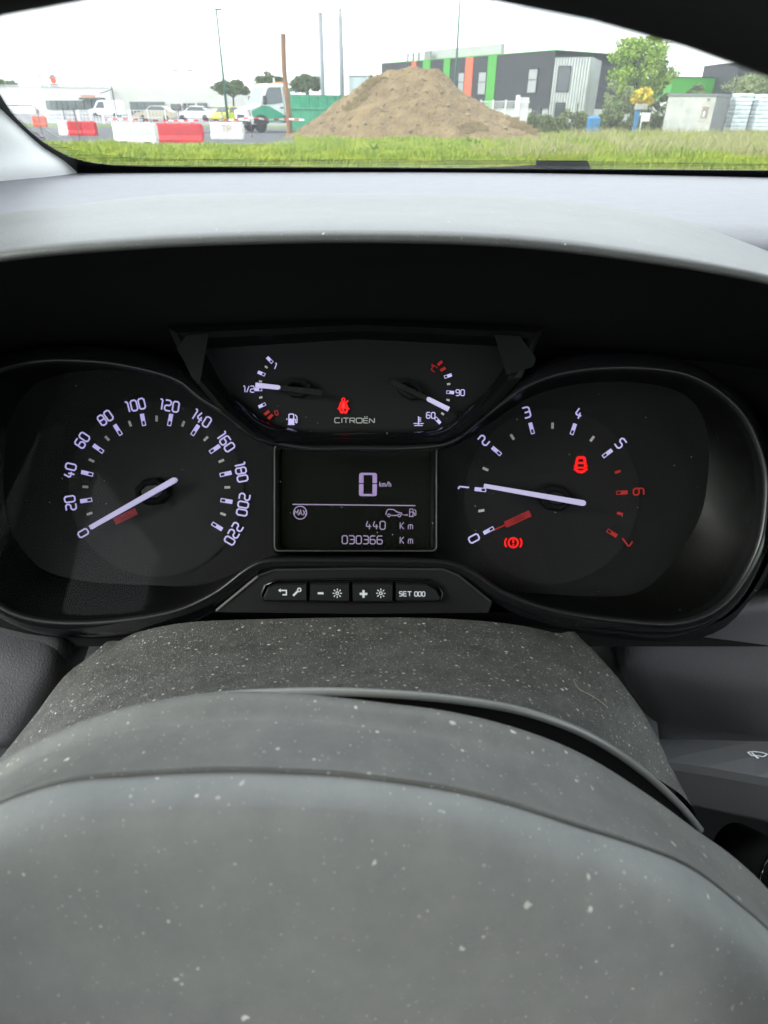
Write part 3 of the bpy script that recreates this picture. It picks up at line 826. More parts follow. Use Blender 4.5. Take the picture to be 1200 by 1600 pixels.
# clear covers in front of the dials
M_lens = glass('clear_cover', (0.90, 0.90, 0.90), 0.03, 0.12)
lens_poly = offset_poly(O2, -.0016)
def lens_pt(q):
    return c3(q, -.003)
mk('clear_cover', ([lens_pt(q) for q in lens_poly], [tuple(range(len(lens_poly)))]), M_lens, clu)

lv, lf = [], []
random.seed(11)
for _ in range(90):
    q = cl2(random.uniform(0, 1180), random.uniform(580, 960), -.003)
    r_ = random.choice((.00010, .00014, .0002, .00028)); a_ = random.uniform(0, 6.28)
    n_ = len(lv)
    lv += [c3((q[0] + r_ * k_ * math.cos(a_ + j_ * 1.5708), q[1] + r_ * k_ * math.sin(a_ + j_ * 1.5708)), -.0027) for j_, k_ in enumerate((1.6, .6, 1.2, .8))]
    lf.append((n_, n_ + 1, n_ + 2, n_ + 3))
o = mk('lens_dust', (lv, lf), mat('dust_grain', (.42, .40, .38), .9), clu); o['kind'] = 'stuff'
# ---- steering column cover ----------------------------------------------------
colm = thing('steering_column_cover', 'dusty black plastic cover over the steering column', 'column cover', CAM + Vector((0, .2, -.32)), world_coords=True)
crow = [
 [(165, 1022, .252), (188, 1001, .250), (222, 986, .248), (300, 972, .247), (430, 967, .247), (560, 965, .247), (680, 966, .247), (790, 974, .247), (866, 989, .249), (905, 1006, .252)],
 [(100, 1078, .236), (124, 1050, .232), (170, 1032, .228), (280, 1014, .225), (420, 1006, .223), (560, 1002, .222), (700, 1004, .222), (820, 1012, .224), (905, 1026, .228), (945, 1050, .234)],
 [(50, 1150, .212), (74, 1106, .207), (130, 1082, .202), (270, 1056, .198), (420, 1046, .195), (560, 1043, .194), (720, 1048, .194), (850, 1064, .197), (950, 1094, .202), (1012, 1136, .210)],
 [(-60, 1275, .186), (2, 1203, .180), (90, 1148, .174), (260, 1098, .169), (420, 1081, .167), (600, 1080, .166), (740, 1090, .167), (880, 1126, .170), (1010, 1204, .176), (1090, 1288, .184)]]
rows = []
for r in crow:
    pts = [atY(a, b, y) for a, b, y in r]
    pts = [pts[0] + Vector((-.004, 0, -.09))] + pts + [pts[-1] + Vector((.004, 0, -.09))]
    rows.append(pts)
mk('cover_top', loft(rows, 110, 40, True), M_leather, colm, True)
bead = cr([atY(a, b, y) for a, b, y in ((40, 1180, .177), (180, 1118, .1695), (320, 1090, .1660), (480, 1081, .1645), (620, 1085, .1645), (740, 1097, .1655), (830, 1115, .167), (920, 1150, .169), (1000, 1202, .172), (1060, 1256, .176), (1094, 1296, .182))], 80)
mk('rounded_lip', tube(bead, .0017, 12), mat('lip_highlight_plastic', (0.19, 0.193, 0.19), 0.3), colm, True)  # same plastic as the cover, paler: its highlight is put into the colour
mk('cover_end', grid([[p + Vector((0, .0005, -.001)) for p in bead], [p + Vector((0, -.002, -.03)) for p in bead], [p + Vector((0, .02, -.12)) for p in bead]]), M_black, colm, True)
hairp = cr([atY(a, b, .2) + Vector((0, -.004, .006)) for a, b in ((889, 1066), (897, 1080), (912, 1088), (926, 1096), (940, 1107))], 14)
hair = mk('hair', tube(hairp, .00016, 5), mat('hair_tan', (.35, .26, .18), .5))
tag(hair, 'short tan hair lying on the dusty column cover', 'hair')

# ---- steering wheel ------------------------------------------------------------
TILT = rad(20)
WN = Vector((0, -math.cos(TILT), math.sin(TILT)))
WU = Vector((0, math.sin(TILT), math.cos(TILT)))
WX = Vector((1, 0, 0))
RT, RR = 0.0165, 0.181
top_c = CAM + Vector((-0.010, 0.0856, 0.0273))
WC = top_c - WU * RR
whl = thing('steering_wheel', 'steering wheel with black rim and dusty grey airbag cover', 'steering wheel', WC, world_coords=True)
rows = []
for i in range(97):
    a = 2 * math.pi * i / 96
    c = WC + (WX * math.cos(a) + WU * math.sin(a)) * RR
    e = (WX * math.cos(a) + WU * math.sin(a))
    rows.append([c + e * RT * math.cos(2 * math.pi * k / 20) + WN * RT * 1.05 * math.sin(2 * math.pi * k / 20) for k in range(20)])
mk('rim', grid(rows, True), M_rim, whl, True)
sil = [(-160, 1320), (-60, 1243), (0, 1196), (90, 1146), (190, 1108), (300, 1087), (390, 1081), (500, 1088), (600, 1099), (700, 1112), (800, 1136), (900, 1175), (1000, 1236), (1080, 1294), (1140, 1336), (1200, 1392), (1290, 1500)]
seam = [(-190, 1400), (-90, 1300), (0, 1250), (100, 1217), (200, 1207), (330, 1200), (450, 1202), (560, 1209), (700, 1229), (800, 1253), (900, 1286), (1000, 1318), (1080, 1352), (1150, 1405), (1215, 1465), (1290, 1570), (1340, 1700)]
def between(t, y0, y1):
    y = y0 + (y1 - y0) * t
    return [atY(a[0] + (b[0] - a[0]) * t, a[1] + (b[1] - a[1]) * t, y) for a, b in zip(sil, seam)]
S0 = [atY(a, b, .122) for a, b in sil]
under = [p + Vector((0, .006, -.03)) for p in S0]
S1 = between(.38, .121, .094); S2 = between(.75, .118, .094); S3 = between(.992, .118, .0930)
S2b = between(.93, .118, .0932)
S3b = between(.980, .118, .0931)
mk('hub_shell', loft([under, S0, S1, S2, S2b, S3b, S3, [atY(a, b + .4, .0929) + Vector((0, .0001, -.0013)) for a, b in seam]], 90, 60, True), M_hubband, whl, True)
E0 = [atY(a, b + 1.2, .0925) for a, b in seam]
def pad_row(dy, y, sx): return [atY(600 + (a - 600) * sx, b + dy - (b - 1200) * min(1, dy / 420) * (.55 if dy < 500 else 1.0), y) for a, b in seam]
E0 = [atY(a, b + .9, .0929) for a, b in seam]
pad = [[atY(a, b + .4, .0929) + Vector((0, .0001, -.0013)) for a, b in seam], E0, pad_row(2, .0922, 1.0), pad_row(14, .0906, 1.0), pad_row(35, .0882, 1.0), pad_row(70, .083, 1.02), pad_row(160, .076, 1.05), pad_row(280, .069, 1.1), pad_row(420, .061, 1.18), pad_row(620, .050, 1.1), pad_row(900, .036, .8), [p + Vector((0, .03, -.01)) for p in pad_row(900, .036, .8)]]
mk('airbag_cover', loft(pad, 90, 60, True), M_hub, whl, True)
for sx in (-1, 1):
    c0 = CAM + Vector((sx * .125, .058, -.205)); c1 = WC + WX * sx * .176 - WU * .03
    rws = []
    for i in range(8):
        t = i / 7
        c = c0.lerp(c1, t); hw = .035 - .012 * t; ht = .012 - .004 * t
        rws.append([c + WU * hw * math.cos(2 * math.pi * k / 14) + WN * ht * math.sin(2 * math.pi * k / 14) for k in range(14)])
    mk('spoke', grid(rws, True), M_rim, whl, True)
mk('column_boss', tube([CAM + Vector((0, .085, -.235)), CAM + Vector((0, .165, -.262))], .040, 24), M_black, whl, True)

# ---- wiper stalk ------------------------------------------------------------------
stk = thing('wiper_stalk', 'black wiper control stalk with a white wiper symbol', 'control stalk', atY(1020, 1215, .2), world_coords=True)
def stalk_sec(px, t0, t1, b1, y0, y1):
    a = atY(px, t0, y0); b = atY(px, t1, y1); c = atY(px, b1, y1 + .004); d = a + (c - b)
    return [a, a.lerp(b, .5) + Vector((0, 0, .0012)), b, b.lerp(c, .12) + Vector((0, -.0015, 0)), b.lerp(c, .9), c + Vector((0, .003, -.002)), d, a.lerp(d, .2)]
secs = [stalk_sec(p, a, b, c, .222, .192) for p, a, b, c in ((960, 1152, 1178, 1236), (1030, 1155, 1189, 1252), (1100, 1156, 1198, 1266), (1180, 1158, 1212, 1284), (1260, 1161, 1226, 1302), (1330, 1166, 1238, 1318), (1372, 1178, 1244, 1312))]
V, Fc = grid(secs, True, True)
Fc.append(tuple(range(len(V) - 8, len(V))))
mk('stalk_body', (V, Fc), mat('stalk_plastic', (0.115, 0.115, 0.122), .45, bump=.2, bscale=900, bdist=.0004), stk)
# wiper symbol lies on the stalk's upper face
fa = stalk_sec(1182, 1158, 1212, 1284, .222, .192)
fb = stalk_sec(1210, 1158.3, 1217, 1288, .222, .192)
o_ = fa[0].lerp(fa[2], .52); ex = (fb[0].lerp(fb[2], .52) - o_).normalized(); ey = (fa[0] - fa[2]).normalized(); en = ex.cross(ey).normalized()
wip = join(ribbon([(-.75, .22), (-.3, .42), (.3, .42), (.75, .22), (.42, -.28), (.2, -.2), (-.2, -.2), (-.42, -.28)], .1, True, .05), ribbon([(-.45, .22), (-.02, -.5)], .12, False, 0), disc2d(.11, 10, None, 0, -.5))
SW = .0070
mk('wiper_symbol', ([o_ + ex * v[0] * SW + ey * v[1] * SW + en * .0021 for v in wip[0]], wip[1]), mat('stalk_print_glow', (.85, .87, .9), .5, emit=(.8, .85, .95), estr=.04), stk)  # plain print, brightened by a faint added glow
# ---- ignition lock and key below the stalk -----------------------------------------
kp = atY(1228, 1378, .17)
ign = thing('ignition_key', 'black key in a chrome ringed ignition lock under the stalk', 'ignition key', kp, world_coords=True)
M_chrome = mat('chrome', (.75, .75, .76), .12, 1.0)
kd = Vector((.35, -.75, .55)).normalized()
mk('lock_barrel', tube([kp - kd * .03, kp - kd * .002], .017, 24), M_black, ign, True)
mk('lock_ring', tube([kp - kd * .003, kp + kd * .0005], .0165, 28), M_gloss, ign, True)
mk('key_shaft', tube([kp - kd * .002, kp + kd * .006], .006, 12), M_chrome, ign, True)
kc = kp + kd * .012
mk('key_head', tube([kc - Vector((.016, 0, -.004)), kc + Vector((.0, 0, 0)), kc + Vector((.02, 0, -.006))], .006, 12), M_gloss, ign, True)
mk('key_ring', tube([kc + Vector((.010 + .012 * math.cos(2 * math.pi * k / 24), -.004, .002 + .012 * math.sin(2 * math.pi * k / 24))) for k in range(25)], .0008, 6), M_chrome, ign, True)

# ---- windscreen ----------------------------------------------------------------------
WS0 = CAM + Vector((0, .812, -.0605)); WSU = Vector((0, -.55, .48)).normalized(); WSN = Vector((0, -.48, -.55)).normalized()
def ws(px, py, off=0.0):
    d = ray(px, py)
    t = (WS0 + WSN * off - CAM).dot(WSN) / d.dot(WSN)
    return CAM + d * t
wsc = thing('windscreen', 'clear windscreen with a black dotted border along its lower edge', 'windscreen', WS0, world_coords=True)
H = .74
mk('glass_pane', thick(([WS0 + Vector((-.62, 0, 0)) - WSU * .03, WS0 + Vector((1.22, 0, 0)) - WSU * .03, WS0 + Vector((1.22, 0, 0)) + WSU * H, WS0 + Vector((-.62, 0, 0)) + WSU * H], [(0, 1, 2, 3)]), -WSN * .004), glass('windscreen_glass', (.965, .985, .975), 0.0, .55, .006), wsc)
inner = [(-160, -160), (-90, 0), (-40, 85), (0, 147), (20, 178), (60, 216), (97, 239), (130, 251), (200, 258.5), (400, 260.5), (700, 262.5), (1000, 264.5), (1200, 266), (1500, 268)]
outer = [(-260, -160), (-150, 0), (-70, 100), (0, 168), (30, 196), (66, 228), (100, 250), (124, 272), (200, 275), (400, 275), (700, 276), (1000, 278), (1200, 280), (1500, 282)]
ic = cr([ws(a, b, .003) for a, b in inner], 90); oc = cr([ws(a, b, .003) for a, b in outer], 90)
mk('border', thick(grid([ic, oc]), WSN * .0008), M_frit, wsc)
md = bpy.data.materials.new('frit_dots'); md.use_nodes = True
nt = md.node_tree; b_ = nt.nodes['Principled BSDF']; b_.inputs['Base Color'].default_value = (.006, .006, .008, 1); b_.inputs['Roughness'].default_value = .4
tcn = nt.nodes.new('ShaderNodeTexCoord'); vo = nt.nodes.new('ShaderNodeTexVoronoi'); vo.inputs['Scale'].default_value = 640; vo.inputs['Randomness'].default_value = 0.0
lt = nt.nodes.new('ShaderNodeMath'); lt.operation = 'LESS_THAN'; lt.inputs[1].default_value = .40
nt.links.new(tcn.outputs['Object'], vo.inputs['Vector']); nt.links.new(vo.outputs['Distance'], lt.inputs[0]); nt.links.new(lt.outputs[0], b_.inputs['Alpha'])
top = [(-158, -160), (-88, 0), (-38, 84), (2, 146), (23, 177), (66, 214), (110, 232), (160, 241), (230, 247), (400, 248), (700, 250), (1000, 253), (1200, 255), (1500, 257)]
tcu = cr([ws(a, b, .003) for a, b in top], 90)
mk('dot_border', grid([tcu, ic]), md, wsc)

wip_o = thing('windscreen_wiper', 'black windscreen wiper resting at the foot of the glass', 'wiper', ws(800, 262, -.012), world_coords=True)
def wsec(a, b, h0, h1, off0, off1):
    return prism([(a, 0), (b, 0), (b, 1), (a, 1)], lambda p: ws(p[0], (h0 if p[0] == a else h1)[int(p[1])], off0), lambda p: ws(p[0], (h0 if p[0] == a else h1)[int(p[1])], off1))
mk('wiper_arm', wsec(838, 918, (270, 250.5), (272, 251), -.016, -.030), M_rubber, wip_o)
mk('wiper_blade', join(wsec(660, 840, (269, 265.5), (270, 258), -.012, -.018), wsec(560, 660, (269, 266.5), (269, 265.5), -.012, -.018)), M_rubber, wip_o)
mk('arm_end_cap', wsec(917, 923, (272, 251), (272, 262), -.016, -.030), M_rubber, wip_o)

# ---- pillar, roof, doors: the closed cabin ---------------------------------------------
plr = thing('pillar_trim', 'pale grey plastic trim of the windscreen pillar beside the dashboard', 'pillar trim', ws(60, 270, .05), world_coords=True)
e0 = [ws(a, b, .004) for a, b in ((150, 290), (124, 272), (100, 251), (66, 229), (30, 197), (0, 169), (-70, 101), (-150, 1), (-260, -160), (-480, -520), (-900, -1300))]
e1 = [p + Vector((-.003, -.03, -.003)) for p in e0]
e2 = [p + Vector((-.025, -.08, -.006)) for p in e0]
e3 = [p + Vector((-.075, -.16, -.015)) for p in e0]
mk('trim_shell', loft([e0, e1, e2, e3], 50, 20), M_pillar, plr, True)

cab = thing('car_cabin', 'closed car cabin with pale headliner, doors and cloth seat around the driver', 'car cabin', (0.3, -0.4, 0.0), world_coords=True)
hy = WS0.y + WSU.y * H; hz = WS0.z + WSU.z * H
mk('headliner', bbox(-.66, 1.26, -1.9, hy + .03, hz - .01, hz + .05, .01), M_headliner, cab)
for sx, x0, x1 in ((-1, -.70, -.60), (1, 1.20, 1.30)):
    mk('door_panel', bbox(x0, x1, -1.2, .80, .35, CAM.z - .32, .02), M_trimgrey, cab)
    mk('centre_pillar', bbox(x0 + .02, x1 - .02, -.62, -.46, CAM.z - .32, hz + .01, .01), M_pillar, cab)
    mk('side_panel', bbox(x0, x1, -1.9, -1.2, .35, hz + .02, .02), M_trimgrey, cab)
    mk('side_window', box((x0 + x1) / 2 - .002, (x0 + x1) / 2 + .002, -.46, .62, CAM.z - .32, hz), glass('side_glass', (.9, .93, .92), 0, .5), cab)
    mk('roof_rail', tube([Vector(((x0 + x1) / 2, hy, hz)), Vector(((x0 + x1) / 2, WS0.y, WS0.z - .02))], .03, 10), M_pillar, cab)
mk('floor', box(-.66, 1.26, -1.9, .85, .32, .36), M_cloth, cab)
mk('rear_panel', box(-.66, 1.26, -1.92, -1.88, .36, CAM.z - .1), M_trimgrey, cab)
mk('seat_cushion', bbox(-.28, .24, -.85, -.28, .62, .82, .05), M_cloth, cab)
mk('seat_back', bbox(-.27, .23, -.98, -.82, .78, 1.42, .05), M_cloth, cab)
mk('head_rest', bbox(-.15, .11, -.98, -.88, 1.46, 1.62, .04), M_cloth, cab)
mk('front_bulkhead', box(-.66, 1.26, .84, .87, .32, WS0.z - .035), M_black, cab)
for wx in (-.55, 1.15):
    for wy in (-2.0, 1.05):
        w_ = mk('wheel', tube([Vector((wx - .1, wy, .33)), Vector((wx + .1, wy, .33))], .33, 28), M_rubber, cab, True)
mk('underbody', bbox(-.66, 1.26, -2.5, 1.5, .22, .325, .03), M_black, cab)
OFF[0] = Vector((0, 0, 0))
# ================================================================== outside
def rot2(x, y, a): return x * math.cos(a) - y * math.sin(a), x * math.sin(a) + y * math.cos(a)
M_soil = mat('grass_ground', (0.075, 0.125, 0.014), .95, col2=(0.13, 0.165, 0.035), vscale=.9, detail=8)
M_asph = mat('asphalt', (0.075, 0.078, 0.085), .9, var=.25, vscale=1.2, detail=9, bump=.3, bscale=60)
M_lot = mat('pale_asphalt', (0.19, 0.19, 0.20), .9, var=.2, vscale=.5, detail=8)
ground = mk('ground', ([(-900, -60, 0), (900, -60, 0), (900, 2200, 0), (-900, 2200, 0)], [(0, 1, 2, 3)]), M_soil)
tag(ground, kind='structure')
YR0, YR1, YV1 = gp(200, 226.5).y, gp(130, 203.5).y, gp(130, 194).y
xr = xat(470, 50)
road = mk('road', ([(-120, YR0, .004), (xat(415, YR0), YR0, .004), (xr, YR0 + 5, .004), (xr + 6, YR1 + 9, .004), (-120, YR1, .004)], [(0, 1, 2, 3, 4)]), M_asph)
tag(road, kind='structure')
park = mk('parking_lot', ([(-160, YV1, .004), (xr + 4, YV1, .004), (xr + 10, 190, .004), (-160, 190, .004)], [(0, 1, 2, 3)]), M_lot)
tag(park, kind='structure')

# ---- mound of earth ---------------------------------------------------------------------
MY = gp(640, 218).y + 5.0
sil_m = [(415, 216), (450, 211), (480, 196), (505, 178), (530, 158), (555, 138), (580, 122), (605, 110), (628, 104.5), (648, 103.5), (674, 107), (694, 119), (712, 137), (735, 152), (760, 168), (785, 178), (805, 186), (822, 198), (838, 211), (862, 217)]
prof = [(xat(a, MY), max(0.0, zat(a, b, MY))) for a, b in sil_m]
def mound_h(x):
    if x <= prof[0][0] or x >= prof[-1][0]: return 0
    for i in range(len(prof) - 1):
        if prof[i][0] <= x <= prof[i + 1][0]:
            t = (x - prof[i][0]) / (prof[i + 1][0] - prof[i][0])
            return prof[i][1] * (1 - t) + prof[i + 1][1] * t
def mound_z(x, y):
    h = mound_h(x)
    t = (MY - y) / 5.6 if y < MY else (y - MY) / 4.8
    g = max(0.0, 1 - t)
    g = g * (1.0 + .25 * (1 - g)) if g > 0 else 0
    z = h * g
    if z > .02:
        p = Vector((x, y, z))
        k = min(1, z / .5)
        z += k * (.16 * noise.noise(p * .55) + .10 * noise.noise(p * 1.7 + Vector((3, 1, 7))) + .055 * noise.noise(p * 4.1) + .03 * noise.noise(p * 9.0))
    return z - .03
x0, x1 = prof[0][0] - .5, prof[-1][0] + .5
NX, NY = 230, 110
rows = []
for j in range(NY):
    y = MY - 6 + 11 * j / (NY - 1)
    rows.append([(x0 + (x1 - x0) * i / (NX - 1), y, mound_z(x0 + (x1 - x0) * i / (NX - 1), y)) for i in range(NX)])
M_earth = mat('earth', (0.145, 0.096, 0.042), .95, col2=(0.235, 0.168, 0.078), vscale=1.1, detail=10, bump=.9, bscale=7, bdist=.12)
M_straw = mat('dry_grass', (0.26, 0.19, 0.085), .9, col2=(0.36, 0.28, 0.14), vscale=2.5)
mnd = thing('earth_mound', 'big heap of brown earth with dry grass clumps on the grass', 'earth mound', (xat(640, MY), MY, 0), world_coords=True)
mk('heap', grid(rows), M_earth, mnd, False)
def clod(c, r):
    V, Fc = [], []
    rws = []
    s = random.random() * 100
    for i in range(5):
        th = math.pi * i / 4
        row = []
        for k in range(7):
            a = 2 * math.pi * k / 7
            d = Vector((math.sin(th) * math.cos(a), math.sin(th) * math.sin(a), math.cos(th) * .7))
            rr = r * (.75 + .5 * noise.noise(d * 1.5 + Vector((s, s, s))))
            row.append(Vector(c) + d * rr)
        rws.append(row)
    return grid(rws, True)
cl_list = []
for _ in range(420):
    x = random.uniform(x0 + .5, x1 - .5); y = random.uniform(MY - 5.4, MY + .5)
    z = mound_z(x, y)
    if z < .02: continue
    cl_list.append(clod((x, y, z + .01), random.choice((.05, .06, .08, .1, .14)) * random.uniform(.6, 1.2)))
o = mk('clods', join(*cl_list), mat('earth_clod', (0.22, .165, .092), .95, var=.3, vscale=1.5), mnd); o['kind'] = 'stuff'
big = [(566, 150, .22), (612, 140, .16), (520, 186, .2), (545, 197, .18), (690, 145, .2), (660, 125, .25), (640, 205, .2), (570, 195, .2), (600, 128, .18), (700, 165, .18), (790, 200, .2), (520, 205, .12), (650, 165, .15), (730, 180, .2)]
def on_mound(px, py):
    for k in range(240):
        y = MY - 6 + k * .05
        p = atY(px, py, y)
        if mound_z(p.x, y) > p.z: return Vector((p.x, y, mound_z(p.x, y)))
    p = atY(px, py, MY); return Vector((p.x, MY, mound_z(p.x, MY)))
for a, b, r in big:
    p = on_mound(a, b)
    mk('clod', clod(p, r), MATS['earth_clod'], mnd)
def tuft(p, n, h, spread, lean=(0, 0), w=.02):
    V, Fc = [], []
    for _ in range(n):
        a = random.uniform(0, 2 * math.pi); r = spread * math.sqrt(random.random())
        b = Vector(p) + Vector((r * math.cos(a), r * math.sin(a) * .6, -.03))
        hh = h * random.uniform(.5, 1.1)
        t1 = b + Vector((random.uniform(-.25, .25) * hh + lean[0] * hh * .4, random.uniform(-.25, .05) * hh, hh * .7))
        t2 = t1 + Vector((random.uniform(-.3, .3) * hh + lean[0] * hh * .5, random.uniform(-.3, .1) * hh, hh * random.uniform(-.25, .25)))
        s = Vector((w, random.uniform(-.4, .4) * w, 0))
        n0 = len(V)
        V += [b - s, b + s, t1 + s * .8, t1 - s * .8, t2]
        Fc += [(n0, n0 + 1, n0 + 2, n0 + 3), (n0 + 3, n0 + 2, n0 + 4)]
    return V, Fc
for spots in ([(553, 165), (562, 158), (570, 152), (545, 172), (576, 136), (583, 130), (590, 127), (566, 147)], [(725, 202), (735, 200), (745, 198), (752, 204), (730, 208)], [(800, 190), (812, 196), (820, 202), (828, 208), (806, 200)]):
    ts = [tuft(on_mound(a, b), 130, .34, .42) for a, b in spots]
    o = mk('dry_grass_clump', join(*ts), M_straw, mnd); o['kind'] = 'stuff'
OFF[0] = Vector((0, 0, 0))

# ---- grass ---------------------------------------------------------------------------------
def blade_field(n, ymin, ymax, hfun, keep, w=.016):
    V, Fc = [], []
    for _ in range(n):
        # even in the picture's depth: more blades near
        y = ymin * (ymax / ymin) ** random.random()
        px = random.uniform(-40, 1240)
        x = (px - 600) / 1000 * (y * .845 + .8)
        if not keep(x, y, px): continue
        h = hfun(x, y, px)
        if h <= 0: continue
        b = Vector((x, y, 0))
        a = random.uniform(0, 2 * math.pi)
        l = random.uniform(.1, .6) * h
        t = b + Vector((math.cos(a) * l + .1 * h, math.sin(a) * l, h))
        m_ = b + Vector((math.cos(a) * l * .25, math.sin(a) * l * .25, h * .6))
        s = Vector((w * random.uniform(.7, 1.4), random.uniform(-.5, .5) * w, 0))
        n0 = len(V)
        V += [b - s, b + s, m_ + s * .8, m_ - s * .8, t]
        Fc += [(n0, n0 + 1, n0 + 2, n0 + 3), (n0 + 3, n0 + 2, n0 + 4)]
    return V, Fc
def keep_grass(x, y, px):
    if y > YR0 - .5 and px < 455: return False
    if mound_z(x, y) > .05: return False
    return True
def hg(x, y, px):
    n = noise.noise(Vector((x * .45, y * .3, 0)))
    base = .17 + .10 * n + (.12 * max(0, n) ** 2)
    if px > 830: base += .12 * min(1, (px - 830) / 120) + .1 * max(0, noise.noise(Vector((x * .9, y * .5, 4))))
    return max(.05, base * random.uniform(.6, 1.3))
M_grassA = mat('grass_bright', (0.215, 0.295, 0.010), .75, col2=(0.340, 0.385, 0.028), vscale=.7, detail=6)
M_grassB = mat('grass_deep', (0.125, 0.225, 0.012), .75, col2=(0.210, 0.300, 0.020), vscale=.9, detail=6)
M_grassC = mat('grass_pale', (0.28, 0.275, 0.095), .85, col2=(0.36, 0.33, 0.15), vscale=1.1, detail=6)
g1 = mk('grass', blade_field(62000, 19.5, 50, hg, keep_grass), M_grassA); tag(g1, 'bright green meadow grass in front of the earth heap', 'grass', kind='stuff')
def keep_b(x, y, px): return keep_grass(x, y, px) and noise.noise(Vector((x * .5, y * .35, 9))) > .02
g2 = mk('grass', blade_field(42000, 19.5, 50, lambda x, y, px: hg(x, y, px) * 1.1, keep_b), M_grassB); tag(g2, 'deeper green patches in the meadow grass', 'grass', kind='stuff')
def keep_c(x, y, px): return px > 700 and random.random() < min(1, (px - 700) / 260) and keep_grass(x, y, px) and noise.noise(Vector((x * .4, y * .25, 21))) > -.1 - (px - 800) / 1500
g3 = mk('grass', blade_field(26000, 24, 52, lambda x, y, px: .30 + .35 * random.random() * min(1, (px - 690) / 260), keep_c, .011), M_grassC); tag(g3, 'tall pale straw grass with seed heads beside the fence', 'grass', kind='stuff')

def leaf_plant(px, py, h, n, m, label):
    p = gp(px, py)
    V, Fc = [], []
    for _ in range(n):
        a = random.uniform(0, 2 * math.pi); el = random.uniform(.3, 1.2); L = h * random.uniform(.6, 1.1)
        d = Vector((math.cos(a) * math.cos(el), math.sin(a) * math.cos(el), math.sin(el))); s = Vector((-math.sin(a), math.cos(a), 0)) * L * .13
        n0 = len(V)
        V += [Vector((0, 0, 0)), d * L * .5 + s, d * L * .5 - s, d * L + Vector((0, 0, -.12 * L))]
        Fc += [(n0, n0 + 1, n0 + 3, n0 + 2)]
    o = mk('weed', (V, Fc), m); o.location = p
    return tag(o, label, 'weed', 'broad leaved weeds in the meadow')
for a, b, h in ((585, 240, .45), (566, 243, .35), (733, 226, .5), (745, 228, .4), (1012, 250, .5), (1040, 252, .55), (1180, 250, .6)):
    leaf_plant(a, b, h, 26, M_grassB, 'broad leaved green weed growing in the meadow grass')

# ---- plastic water barriers -------------------------------------------------------------------
M_bw = mat('barrier_white', (0.62, 0.63, 0.61), .5, var=.06, vscale=3)
M_br = mat('barrier_red', (0.52, 0.012, 0.016), .45, var=.12, vscale=3)
M_bo = mat('barrier_orange', (0.60, 0.075, 0.030), .5, var=.1, vscale=3)
def barrier(px0, px1, pyb, h, m, label, slot=True, skew=0.0, group=None, letters=None):
    y = gp((px0 + px1) / 2, pyb).y
    xa, xb = xat(px0, y), xat(px1, y)
    L = xb - xa
    t = thing('road_barrier', label, 'road barrier', ((xa + xb) / 2, y, 0), skew, group)
    def sec(x, k): return [(x, -.24 * k, 0), (x, -.24 * k, .12), (x, -.13 * k, h * .38), (x, -.11 * k, h - .05), (x, -.07 * k, h), (x, .07 * k, h), (x, .11 * k, h - .05), (x, .13 * k, h * .38), (x, .24 * k, .12), (x, .24 * k, 0)]
    xs = [(-L / 2, .8), (-L / 2 + .05, 1), (L / 2 - .05, 1), (L / 2, .8)]
    V, Fc = grid([sec(x, k) for x, k in xs], True)
    Fc += [tuple(range(9, -1, -1)), tuple(range(30, 40))]
    mk('barrier_body', (V, Fc), m, t)
    for fx in (-.3, .3):
        mk('filler_cap', lathe([(.05, h - .005), (.05, h + .03), (.03, h + .035)], 10, 'z', (fx * L, 0, 0)), m, t)
    if slot:
        for fx in (-.28, .28):
            mk('fork_slot', join(box(fx * L - .16, fx * L + .16, -.248, -.2405, .02, .10)), M_black, t)
        mk('recess_panel', join(box(-L * .38, -L * .08, -.142, -.10, h * .45, h * .82), box(L * .08, L * .38, -.142, -.10, h * .45, h * .82)), m, t)
    mk('end_lug', box(L / 2, L / 2 + .07, -.06, .06, h * .25, h * .9), m, t)
    if letters:
        vf = text2d(letters, .13, .1)
        mk('lettering', ([(v[0] * .3, -.150, h * .62 + v[1] * .3) for v in vf[0]], vf[1]), mat('faded_orange_print', (.55, .38, .22), .7), t)
    OFF[0] = Vector((0, 0, 0))
    return t
barrier(181, 247, 225, .82, M_bw, 'white plastic road barrier butted against a red one', True)
barrier(249, 318, 223, .80, M_br, 'red plastic road barrier butted between two white ones', False)
barrier(331, 381, 217.5, .78, M_bw, 'white plastic road barrier with faded orange letters', False, 0, None, 'TP')
barrier(95, 110, 211.5, .72, M_bw, 'short pale plastic barrier at the end of a red run on the road', False)
barrier(110, 131, 211.8, .70, M_br, 'red plastic barrier beside the short pale one on the road', False)
barrier(132, 152, 212, .70, M_br, 'red plastic barrier at the free end of the run on the road', False)
barrier(54, 74, 198, .72, M_bo, 'orange plastic barrier alone at the grass verge', False)

# ---- thin metal barriers, stakes, tape -----------------------------------------------------------
M_rust = mat('rusty_tube', (0.16, 0.085, 0.06), .7, var=.3, vscale=6)
M_galv = mat('galvanised', (0.36, 0.38, 0.40), .45, .6, var=.1, vscale=4)
M_dkpole = mat('dark_stake', (0.03, 0.032, 0.035), .6)
def crowd_barrier(px0, px1, py_top, py_b, label):
    y = gp((px0 + px1) / 2, py_b).y
    xa, xb = xat(px0, y), xat(px1, y); L = xb - xa; h = zat((px0 + px1) / 2, py_top, y)
    t = thing('crowd_barrier', label, 'barrier', (xa, y, 0))
    path = [(0, 0, 0), (0, 0, h - .2), (.06, 0, h - .06), (.2, 0, h), (L - .2, 0, h), (L - .06, 0, h - .06), (L, 0, h - .2), (L, 0, 0)]
    mk('frame_tube', tube(path, .022, 7), M_rust, t)
    mk('lower_rail', tube([(0, 0, .22), (L, 0, .22)], .016, 6), M_rust, t)
    for x in (0, L): mk('foot', tube([(x, -.3, .03), (x, .3, .03)], .02, 6), M_rust, t)
    return t
